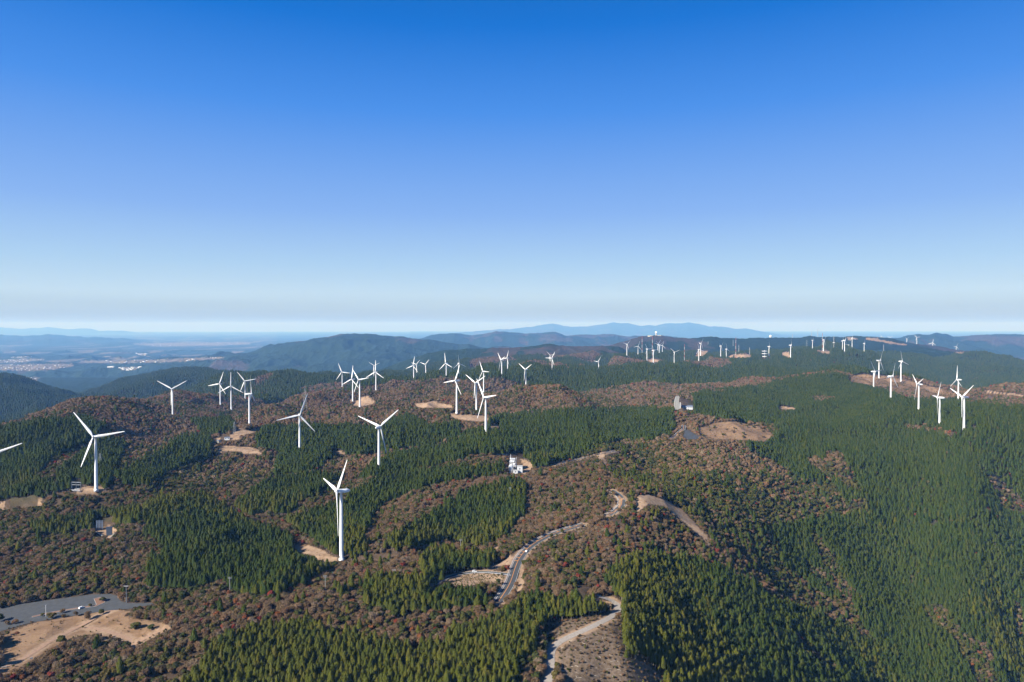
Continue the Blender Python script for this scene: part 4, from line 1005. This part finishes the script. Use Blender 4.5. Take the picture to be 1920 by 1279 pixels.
# wayside furniture on the path
x, y, z = at(59, 1238); r = empty('information_board', (x, y, z), .5); tag(r, 'grey information board at the end of the footpath', 'board')
m = MB(); m.tube((-.8,0,-.3), (-.8,0,2.0), .07, k=6); m.build('leg', GREY, r); m = MB(); m.tube((.8,0,-.3), (.8,0,2.0), .07, k=6); m.build('leg', GREY, r); m = MB(); m.box(0,-.1,1.5,2.0,.08,1.1); m.build('panel', PALE, r)
x, y, z = at(8, 1252); r = empty('picnic_table', (x, y, z), .35); tag(r, 'weathered picnic table with benches on the sandy clearing', 'picnic table')
m = MB(); m.box(0,0,.74,3.2,.9,.07); m.build('table_top', WOOD, r)
for s in (-1, 1):
    m = MB(); m.box(0,s*.85,.44,3.2,.32,.06); m.build('bench', WOOD, r)
    m = MB(); m.tube((s*1.2,-.9,-.1),(s*1.2,-.2,.72),.06,k=4); m.tube((s*1.2,.9,-.1),(s*1.2,.2,.72),.06,k=4); m.box(s*1.2,0,.4,.07,1.8,.08); m.build('leg', WOOD, r)

# lattice masts and pylons
def lattice(m, h, w0, w1, n_=10, r_=.12, z0=0, kk=3):
    for i in range(n_):
        a = i/n_; b_ = (i+1)/n_; wa = (w0+(w1-w0)*a)/2; wb = (w0+(w1-w0)*b_)/2; za = z0+h*a; zb = z0+h*b_
        A = [(-wa,-wa,za),(wa,-wa,za),(wa,wa,za),(-wa,wa,za)]; B = [(-wb,-wb,zb),(wb,-wb,zb),(wb,wb,zb),(-wb,wb,zb)]
        for j in range(4):
            m.tube(A[j], B[j], r_*1.4, k=kk, cap=False); m.tube(A[j], B[(j+1) % 4], r_, k=kk, cap=False); m.tube(B[j], B[(j+1) % 4], r_, k=kk, cap=False)
def pylon(px, py, Y, h, lab, m_=None):
    x, y, z = unproj(px, py, Y); z = min(z, float(ground(x, y))+1) if abs(z-float(ground(x, y))) < 25 else float(ground(x, y))
    r = empty('transmission_pylon', (x, y, z), R(20)); tag(r, lab, 'pylon', 'lattice transmission pylons')
    m = MB(); lattice(m, h, h*.17, h*.035, 11, .09+Y/130000); m.build('lattice_tower', m_ or GALV, r)
    for q in (.66, .8, .93):
        a = MB(); wv = h*.12*(1.15-q*.3)
        a.tube((-wv,0,h*q), (0,0,h*q+1.2), .09+Y/130000, k=3); a.tube((wv,0,h*q), (0,0,h*q+1.2), .09+Y/130000, k=3); a.tube((-wv,0,h*q), (wv,0,h*q), .09+Y/130000, k=3); a.build('crossarm', m_ or GALV, r)
pylon(188, 893, 1000, 34, 'grey lattice pylon rising from cedars just right of the left turbine tower')
pylon(439.5, 834, 1300, 44, 'faint grey lattice pylon at the stony worksite')
pylon(572, 806, 1650, 56, 'faint grey lattice pylon on the brown slope above the cedar band')
pylon(1512.6, 650, 5000, 64, 'dark lattice pylon with wide arms on the far right ridge')
def mast(px, pt, pb, Y, wd, striped, lab, disk=None):
    x, y, z1 = unproj(px, pt, Y); z0 = min(unproj(px, pb, Y)[2], float(ground(x, y))+.5); z0 = max(z0, z1-150); h = z1-z0
    r = empty('radio_mast', (x, y, z0)); tag(r, lab, 'mast', 'masts on the far plateau')
    ns = 7 if striped else 1
    for i in range(ns):
        m = MB(); lattice(m, h/ns, .6*wd*(1-.5*i/ns), .6*wd*(1-.5*(i+1)/ns), 4 if striped else 12, .15, h*i/ns); m.tube((0,0,h*i/ns), (0,0,h*(i+1)/ns), wd*.08, k=5)
        m.build('mast_section', (RED if i % 2 == 0 else PALE) if striped else PALE, r)
    if disk:
        for q in disk: m = MB(); m.lathe([(wd*1.0, h*q), (wd*1.9, h*q+.5), (wd*1.9, h*q+2.5), (wd*1.0, h*q+3)], 14); m.build('platform', WP, r)
for a in ((1204,631,665,4250,5,1,'left one of two red and white masts below the domed hilltop'), (1223.3,631,664,4150,4.5,1,'right one of two red and white masts below the domed hilltop'),
          (1283.5,645.5,680,3950,3.5,1,'lone red and white mast on the brown slope right of a wide Y turbine'), (1379.8,632.4,665,4450,5,1,'red and white mast above the long bare field'),
          (1542.2,624.6,657,4300,4,1,'red and white mast beside the turbine on the yellow pad'), (1374.6,638,649,5900,4,0,'short white mast just left of the striped mast at the bare field'),
          (1327.6,640,649,5900,4,0,'short white mast on the dark slope right of the sandy mound'), (1385.4,647,661,4500,3,0,'thin pale mast right of the striped mast at the bare field'),
          (1405.5,651,663,4500,3,0,'thin pale mast at the small white building'), (1486,626.4,632,6300,5,0,'short mast on the skyline left of the brown hump'),
          (1521.6,621.3,629.5,6300,4,0,'thin mast on the skyline hump, left of two'), (1533.4,616.6,629.5,6300,5,0,'tall mast on the skyline hump, right of two'),
          (1657,646,657,5000,3,0,'thin mast on the dark slope below the sandy skyline track')): mast(*a)
mast(1563.6, 631, 656, 4500, 4, 0, 'pale mast with a white disc platform left of the far buildings', (.55,))
mast(1433.6, 656.5, 671, 4200, 9, 0, 'squat pale antenna tower with three round platforms', (.2, .55, .85))
# domed radar stations
for px, py, rr, Y, base_, lab in ((1230.4, 623.4, 10.5, 6280, 630.5, 'white radar dome on its tower at the highest hilltop'), (1444.8, 630.8, 12.5, 6480, 634, 'white radar dome sitting low on the flat skyline')):
    x, y, z = unproj(px, py, Y); zb = min(unproj(px, base_, Y)[2], float(ground(x, y))+2); r = empty('radar_station', (x, y, zb)); tag(r, lab, 'radar dome', 'white radar domes')
    m = MB(); m.lathe([(.1,-rr)]+[(rr*math.sin(a), -rr*math.cos(a)) for a in np.linspace(.2, math.pi-.05, 12)], 20, off=(0,0,z-zb)); m.build('dome', WP, r, True)
    m = MB(); m.lathe([(rr*.7,-3),(rr*.7,max(z-zb-rr*.85,1)),(rr*.95,max(z-zb-rr*.8,1.5)),(rr*.95,max(z-zb-rr*.7,2.5))], 16); m.build('base', PALE, r)
def block(name, px, py, Y, sx, sy, sz, m, lab, rz=0, roof=None, grp=None, cat='building'):
    x, y, z = unproj(px, py, Y); z = min(z, float(ground(x, y))+3) if Y > 3000 else z
    if 1200 < Y < 3000: x, y, z = at(px, py)
    r = empty(name, (x, y, z), rz); tag(r, lab, cat, grp)
    b_ = MB(); b_.box(0,0,sz/2-1,sx,sy,sz+2); b_.build('wall', m, r)
    t = MB()
    if roof == 'gable': t.add([(-sx/2-.4,-sy/2-.4,sz),(sx/2+.4,-sy/2-.4,sz),(sx/2+.4,sy/2+.4,sz),(-sx/2-.4,sy/2+.4,sz),(-sx/2-.4,0,sz+sy*.25),(sx/2+.4,0,sz+sy*.25)], [(0,1,5,4),(2,3,4,5),(1,2,5),(3,0,4),(3,2,1,0)])
    else: t.box(0,0,sz+.15,sx+.6,sy+.6,.35)
    t.build('roof', BLUE_ROOF if roof else PALE, r)
    for i in range(max(int(sx/4), 1)):
        wv = MB(); wv.box(-sx/2+sx*(i+.5)/max(int(sx/4), 1), -sy/2-.03, sz*.55, 1.6, .08, min(1.5, sz*.35)); wv.build('window', DARK, r)
    return r
block('station_building', 1236, 631, 6260, 30, 14, 12, PALE, 'low pale building just right of the hilltop radar dome')
block('station_building', 1219, 631, 6260, 42, 14, 9, CREAM, 'long cream building just left of the hilltop radar dome')
FG = 'pale industrial buildings on the far right plateau'
for px, py, sx, sz, lab in ((1569,645,26,16,'leftmost pale block of the far industrial group behind a masted turbine'), (1575,645.5,18,22,'narrow tall block second in the far industrial group'), (1588,645.5,30,16,'pale block right behind the side by side turbines'), (1591.5,643.5,20,12,'rightmost low block of the far industrial group')):
    block('factory', px, py, 5400, sx, 16, sz, PALE, lab, 0, None, FG)
block('hill_house', 1402, 663, 4400, 20, 8, 5, WP, 'small white building beyond the long bare field')
block('hill_house', 1416, 666, 4300, 14, 9, 6, PALE, 'pale hut in the brown wood right of the bare field')
# shed and stacks at the stony worksite
block('shed', 426, 824, 1330, 9, 5, 3.6, WP, 'white shed at the stony worksite', R(15), 'gable'); block('shed', 409, 829, 1290, 8, 5, 3.0, CREAM, 'yellowish shed at the left edge of the stony worksite', R(-30), 'gable')
# white station right of the middle: stepped lattice tower, buildings and tank on an earth pad
gx, gy, gz = at(966, 886); SY = gy
def sp(px, py, Y=None): return unproj(px, py, Y or SY)
x, y, z = sp(961, 880, SY+10); r = empty('relay_tower', (x, y, z)); tag(r, 'white stepped lattice tower with two spires above the earth pad', 'tower')
for i, (wv, z0, h) in enumerate(((8.6,-4,9),(8.0,5,6),(7.0,11,4))):
    m = MB(); lattice(m, h, wv, wv*.95, 4, .2, z0, 4); m.box(0,0,z0+h,wv+.6,wv+.6,.35); m.build('tower_stage', OFFW, r)
for i, (ox, h, z0) in enumerate(((-2.6,6.5,15.0),(5.4,8,9))):
    m = MB(); m.tube((ox,0,z0-6), (ox,0,z0+h), .5, .12, 6); m.build('spire', WP, r)
for k_2, (ox, oz) in enumerate(((-1.5,13),(2,8.5),(-2.2,7.5),(1,12))):
    m = MB(); m.lathe([(.15,0),(.9,-.35),(1.25,-.7)], 12, 'y', (ox,-4.0,oz)); m.build('dish_antenna', WP, r)
block('relay_building', 974.5, 884, SY+3, 7.5, 5, 7.5, OFFW, 'tall white building at the foot of the stepped tower', 0, None, 'white buildings on the earth pad')
block('relay_building', 966.5, 887, SY-3, 6.5, 4, 3.8, OFFW, 'low white building in front, below the stepped tower', 0, None, 'white buildings on the earth pad')
x, y, z = sp(957.5, 882, SY); r = empty('storage_tank', (x, y, z)); tag(r, 'rounded white tank at the left of the white buildings', 'tank')
m = MB(); m.lathe([(2.6,-3),(2.6,6),(2.0,7.2),(.6,7.8)], 18); m.build('shell', WP, r, True); m = MB(); m.tube((0,0,7.7),(0,0,9),.2,k=6); m.build('vent', GREY, r)
# leaning ribbed tower and low white hall
x, y, z = at(1270.5, 768); r = empty('observation_tower', (x, y, z)); tag(r, 'tall grey ribbed tower beside the low white hall', 'tower')
m = MB()
for i in range(12):
    a0, a1 = i/12, (i+1)/12
    f_ = lambda t: (-3.6*math.sin(t*2.6)+1.8*t, 5.6-1.6*t)
    for s in range(5):
        xa, wa = f_(a0); xb, wb = f_(a1); m.box((xa+xb)/2+(s-2)*wa*.4, (s % 2)*.5, 29*(a0+a1)/2, wa*.38, 4, 29/12+.02)
m.build('ribbed_shaft', CONC, r); m = MB(); m.tube((2.2,0,28),(2.2,0,33),.35,.2,6); m.build('antenna', GALV, r); m = MB(); m.box(5.4,0,8,3.2,4,16,taper=.8); m.build('stair_shaft', PALE, r)
block('hall', 1288, 766, 1672, 24, 10, 4.5, OFFW, 'low white hall with a dark roof next to the ribbed tower', R(-6), 'gable')
# substation gantry by the left turbine
x, y, z = at(143, 921); r = empty('substation_frame', (x, y, z), R(-8)); tag(r, 'grey steel substation gantry with white insulators left of the turbine foot', 'substation')
for px_ in (-6.3, 0, 6.3):
    m = MB(); lattice(m, 12.5, .9, .7, 8, .07, -1, 3); o_ = m.build('post', GALV, r, loc=(px_, 0, 0))
for zz in (8.0, 11.2):
    m = MB(); m.tube((-6.3,0,zz),(6.3,0,zz),.28,k=5); m.build('beam', GALV, r)
for i in range(8):
    m = MB(); m.lathe([(.18,0),(.45,.4),(.25,1.0),(.45,1.6),(.2,2.2)], 8, off=(-5.6+i*1.6,-1.5,.3)); m.build('insulator', WP, r)
m = MB(); m.box(-1, 3, 1.2, 6, 3, 2.4); m.build('switch_cabinet', PALE, r)
# two panel towers and kerb lines of the viewpoint
x, y, z = at(187, 993); r = empty('panel_tower', (x, y, z), R(8)); tag(r, 'bluish grey tower of upright slats on the small viewpoint', 'tower', 'slatted panel towers')
for i in range(5):
    m = MB(); m.box(-3.1+i*1.55, 0, 4.5, .95, .5, 12); m.build('slat', BLSTEEL, r)
m = MB(); m.box(0,.5,3,7.4,.25,.4); m.box(0,.5,8,7.4,.25,.4); m.build('rail', BLSTEEL, r)
x, y, z = at(205, 1004); r = empty('panel_tower', (x, y, z), R(8)); tag(r, 'dark steel panel tower standing in front of the slatted one', 'tower', 'slatted panel towers')
for i in range(3):
    m = MB(); m.box(-2+i*2, 0, 4.2, 1.7, 1.6, 11.2); m.build('panel', DKSTEEL, r)
m = MB(); m.box(0,.9,9.2,6,.3,.5); m.build('rail', DKSTEEL, r)
for pts, lab in (([(163,989),(175,996),(188,1003),(201,1011)], 'pale concrete retaining wall along the front of the small viewpoint'), ([(205,1011),(213,1003),(222,996)], 'short pale retaining wall at the right of the small viewpoint')):
    P = resample([at(*q) for q in pts], 3); m = MB()
    for a, b_ in zip(P, P[1:]): m.tube((a[0],a[1],a[2]+.5), (b_[0],b_[1],b_[2]+.5), .8, k=4)
    tag(m.build('retaining_wall', CONC), lab, 'wall')

# bird
x, y, z = unproj(1010.5, 553.5, 330); r = MB(); r.lathe([(.01,-.35),(.07,-.15),(.09,.05),(.05,.25),(.02,.32)], 8, 'y'); r.add([(0,-.08,.02),(0,.12,.02),(.32,.1,.14),(.62,-.05,.05),(.3,-.06,.13)], [(0,4,2,1),(4,3,2)]); r.add([(0,-.08,.02),(0,.12,.02),(-.32,.1,.14),(-.62,-.05,.05),(-.3,-.06,.13)], [(1,2,4,0),(2,3,4)])
o_ = r.build('bird', mat('dark_feathers', (.03,.03,.035), .8), None, loc=(x, y, z)); o_.rotation_euler = (0, R(20), R(30)); tag(o_, 'tiny dark bird high in the pale sky above the middle', 'bird')

# fallen logs in the clearing
LOG = mat('sun_bleached_wood', rough=.9); lk(LOG, ramp(LOG, noise(LOG, 2, 4), [(.3, (.42,.36,.28)), (.7, (.60,.54,.45))]), bsdf(LOG).inputs['Base Color'])
lm = MB(); lm.tube((-3,0,.15),(0,.15,.3),.17,.14,6); lm.tube((0,.15,.3),(3,-.1,.2),.14,.07,6); lm.tube((.5,.1,.3),(1.7,.9,.8),.06,.03,4); LOGM = lm.mesh('fallen_log'); LOGM.materials.append(LOG)
random.seed(21)
for i in range(55):
    px = random.uniform(1050, 1172); py = random.uniform(1185, 1276)
    if not inpoly(np.array([px]), np.array([py]), BARE[7][1])[0]: continue
    x, y, z = at(px, py); o_ = newobj('fallen_log', LOGM, None, None, (x, y, z)); s = random.uniform(.3, .75)**1.0; o_.scale = (s*random.uniform(.8,1.4), s, s); o_.rotation_euler = (random.uniform(-.08,.08), random.uniform(-.1,.1), random.gauss(0, .9))
    tag(o_, 'bleached log lying in the felled clearing at the bottom', 'log', 'bleached logs lying in the clearing')

# single shrubs and trees on the grass below and beside the car park
def plant(kind, px, py, h, lab, nm, cat, squash=1.0):
    p = at(px, py); k = {'evergreen': 6.4, 'bare': 5.6, 'maple': 6.0, 'cedar': 13.0}[kind]; v = random.randrange(4); r = empty(nm, p, random.random()*6); s = h/k; r.scale = (s*squash, s*squash, s)
    tag(r, lab, cat); newobj('trunk', SPLIT[kind, v][1], None, r); newobj('crown', SPLIT[kind, v][0], None, r)
for a in (('evergreen',115,1208,7.0,'large round dark bush beside the footpath','shrub','bush',1.15), ('maple',32,1193,4,'round dark red bush on the open grass','shrub','bush',1.1),
          ('evergreen',14,1192,3.5,'olive bush on the grass near the left edge','shrub','bush',1), ('evergreen',190,1152,4.6,'round olive bush where the grass meets the access lane','shrub','bush',1.2),
          ('evergreen',97,1160,5,'flat topped green pine between access lane and car park','pine_tree','pine tree',1.7), ('evergreen',80,1156,3,'small olive bush at the foot of the slim white post','shrub','bush',1.3),
          ('bare',118,1150,4,'small bare tree in the planting strip','bare_tree','bare tree',1), ('evergreen',169,1138,3,'small dark bush just right of the parked white van','shrub','bush',1.3),
          ('bare',164,1162,7,'bare tree on the lane side of the grass','bare_tree','bare tree',.7), ('bare',142,1156,4.5,'thin reddish bare shrub beside the access lane','shrub','bush',.8),
          ('bare',119,1158,3,'low grey shrub on the lane edge below the planting strip','shrub','bush',1.1), ('evergreen',192,1128,4,'brown hedge bush on the planted island','shrub','bush',1.8),
          ('evergreen',255,1178,5,'broad dark bush on the rough grass','shrub','bush',2.1), ('evergreen',283,1180,4,'dark bush at the right end of the rough grass','shrub','bush',1.8), ('bare',177,1204,6,'broad brown bush between the two paths','shrub','bush',1.9),
          ('evergreen',213,1213,6,'broad olive bush below the stepped path','shrub','bush',1.7), ('evergreen',286,1158,5,'dark green bush at the right tip of the grass','shrub','bush',1.7),
          ('bare',28,1170,3.5,'grey shrub on the verge of the lower car park','shrub','bush',1.3), ('bare',14,1172,3.5,'grey green shrub near the lower left of the car park','shrub','bush',1.2),
          ('evergreen',-2,1166,7,'dark tree cut off by the left edge of the car park','evergreen_tree','tree',1.3),
          ('evergreen',935,1098,6,'small dark pine on the dotted bank','pine_tree','pine tree',.8)): plant(*a)
rs = random.Random(5)
for i in range(26):
    px = rs.uniform(1318, 1440); py = rs.uniform(796, 822)
    if inpoly(np.array([px]), np.array([py]), BARE[5][1])[0]: plant(rs.choice(('evergreen', 'bare')), px, py, rs.uniform(2.5, 6), 'dark bush dotted over the dry grass knoll', 'shrub', 'bush', 1.3); bpy.context.scene.objects[-1]
for o_ in [o for o in COL.objects if o.get('label') == 'dark bush dotted over the dry grass knoll']: o_['group'] = 'bushes dotted over the dry grass knoll'
sm = MB(); sm.lathe([(.1,.0),(.45,.15),(.4,.55),(.1,.7)], 7); SAP = sm.mesh('sapling'); SAP.materials.append(FE)
for j in range(9):
    for i in range(24):
        px = 846+i*4.2+(j % 2)*2+rs.uniform(-.8,.8); py = 1076+j*2.6+rs.uniform(-.5,.5)
        if inpoly(np.array([px]), np.array([py]), BARE[4][1])[0] and rs.random() < .8:
            o_ = newobj('planted_sapling', SAP, None, None, at(px, py)); s = rs.uniform(.8, 1.5); o_.scale = (s, s, s); tag(o_, 'dark little sapling planted in rows on the bare earth bank', 'sapling', 'saplings planted on the bare earth bank')

# the town on the plain and the valley village, far off and read as masses
def houses(name, polys, k, sz, lab, cat, g):
    m = MB(); cnt = 0
    while cnt < k:
        poly = polys[int(g.random()*len(polys))]; xs = [q[0] for q in poly]; ys = [q[1] for q in poly]; px = g.uniform(min(xs), max(xs)); py = g.uniform(min(ys), max(ys))
        if not inpoly(np.array([px]), np.array([py]), poly)[0]: continue
        x, y, z = at(px, py); s = sz*g.uniform(.5, 1.6); m.box(x, y, z+s*.12, s, s*g.uniform(.4, 1), s*.3+4, g.random()*3, mi=int(g.random() < .25)); cnt += 1
    o_ = m.build(name, [WP, PALE]); return tag(o_, lab, cat, kind='stuff')
gr = random.Random(9)
houses('town', [f for i, f in enumerate(FARM) if i not in (5, 8)], 460, 15, 'far town and greenhouses scattered pale over the blue plain', 'town', gr)
houses('village', [FARM[8]], 60, 14, 'pale village in the bottom of the blue valley', 'village', gr)
# ------------------------------------------------------------------ haze
hz = MB(); zlo = float(HG.min())-2; zlo = min(zlo, -700)
hz.add([(x, y, z) for z in (zlo, 420) for x, y in ((-98000,-4000),(98000,-4000),(98000,84000),(-98000,84000))], [(3,2,1,0),(4,5,6,7),(0,1,5,4),(1,2,6,5),(2,3,7,6),(3,0,4,7)])
HM = bpy.data.materials.new('haze'); HM.use_nodes = True; hn = HM.node_tree; hn.nodes.clear()
ho = hn.nodes.new('ShaderNodeOutputMaterial'); pv = hn.nodes.new('ShaderNodeVolumePrincipled'); hn.links.new(pv.outputs[0], ho.inputs['Volume'])
pv.inputs['Color'].default_value = (*HAZE_COLOR, 1); pv.inputs['Density'].default_value = HAZE_DENSITY; pv.inputs['Absorption Color'].default_value = (1,1,1,1); pv.inputs['Anisotropy'].default_value = 0.0
tag(hz.build('haze', HM), 'thin blue haze of the autumn air filling the valleys', 'haze', kind='stuff')
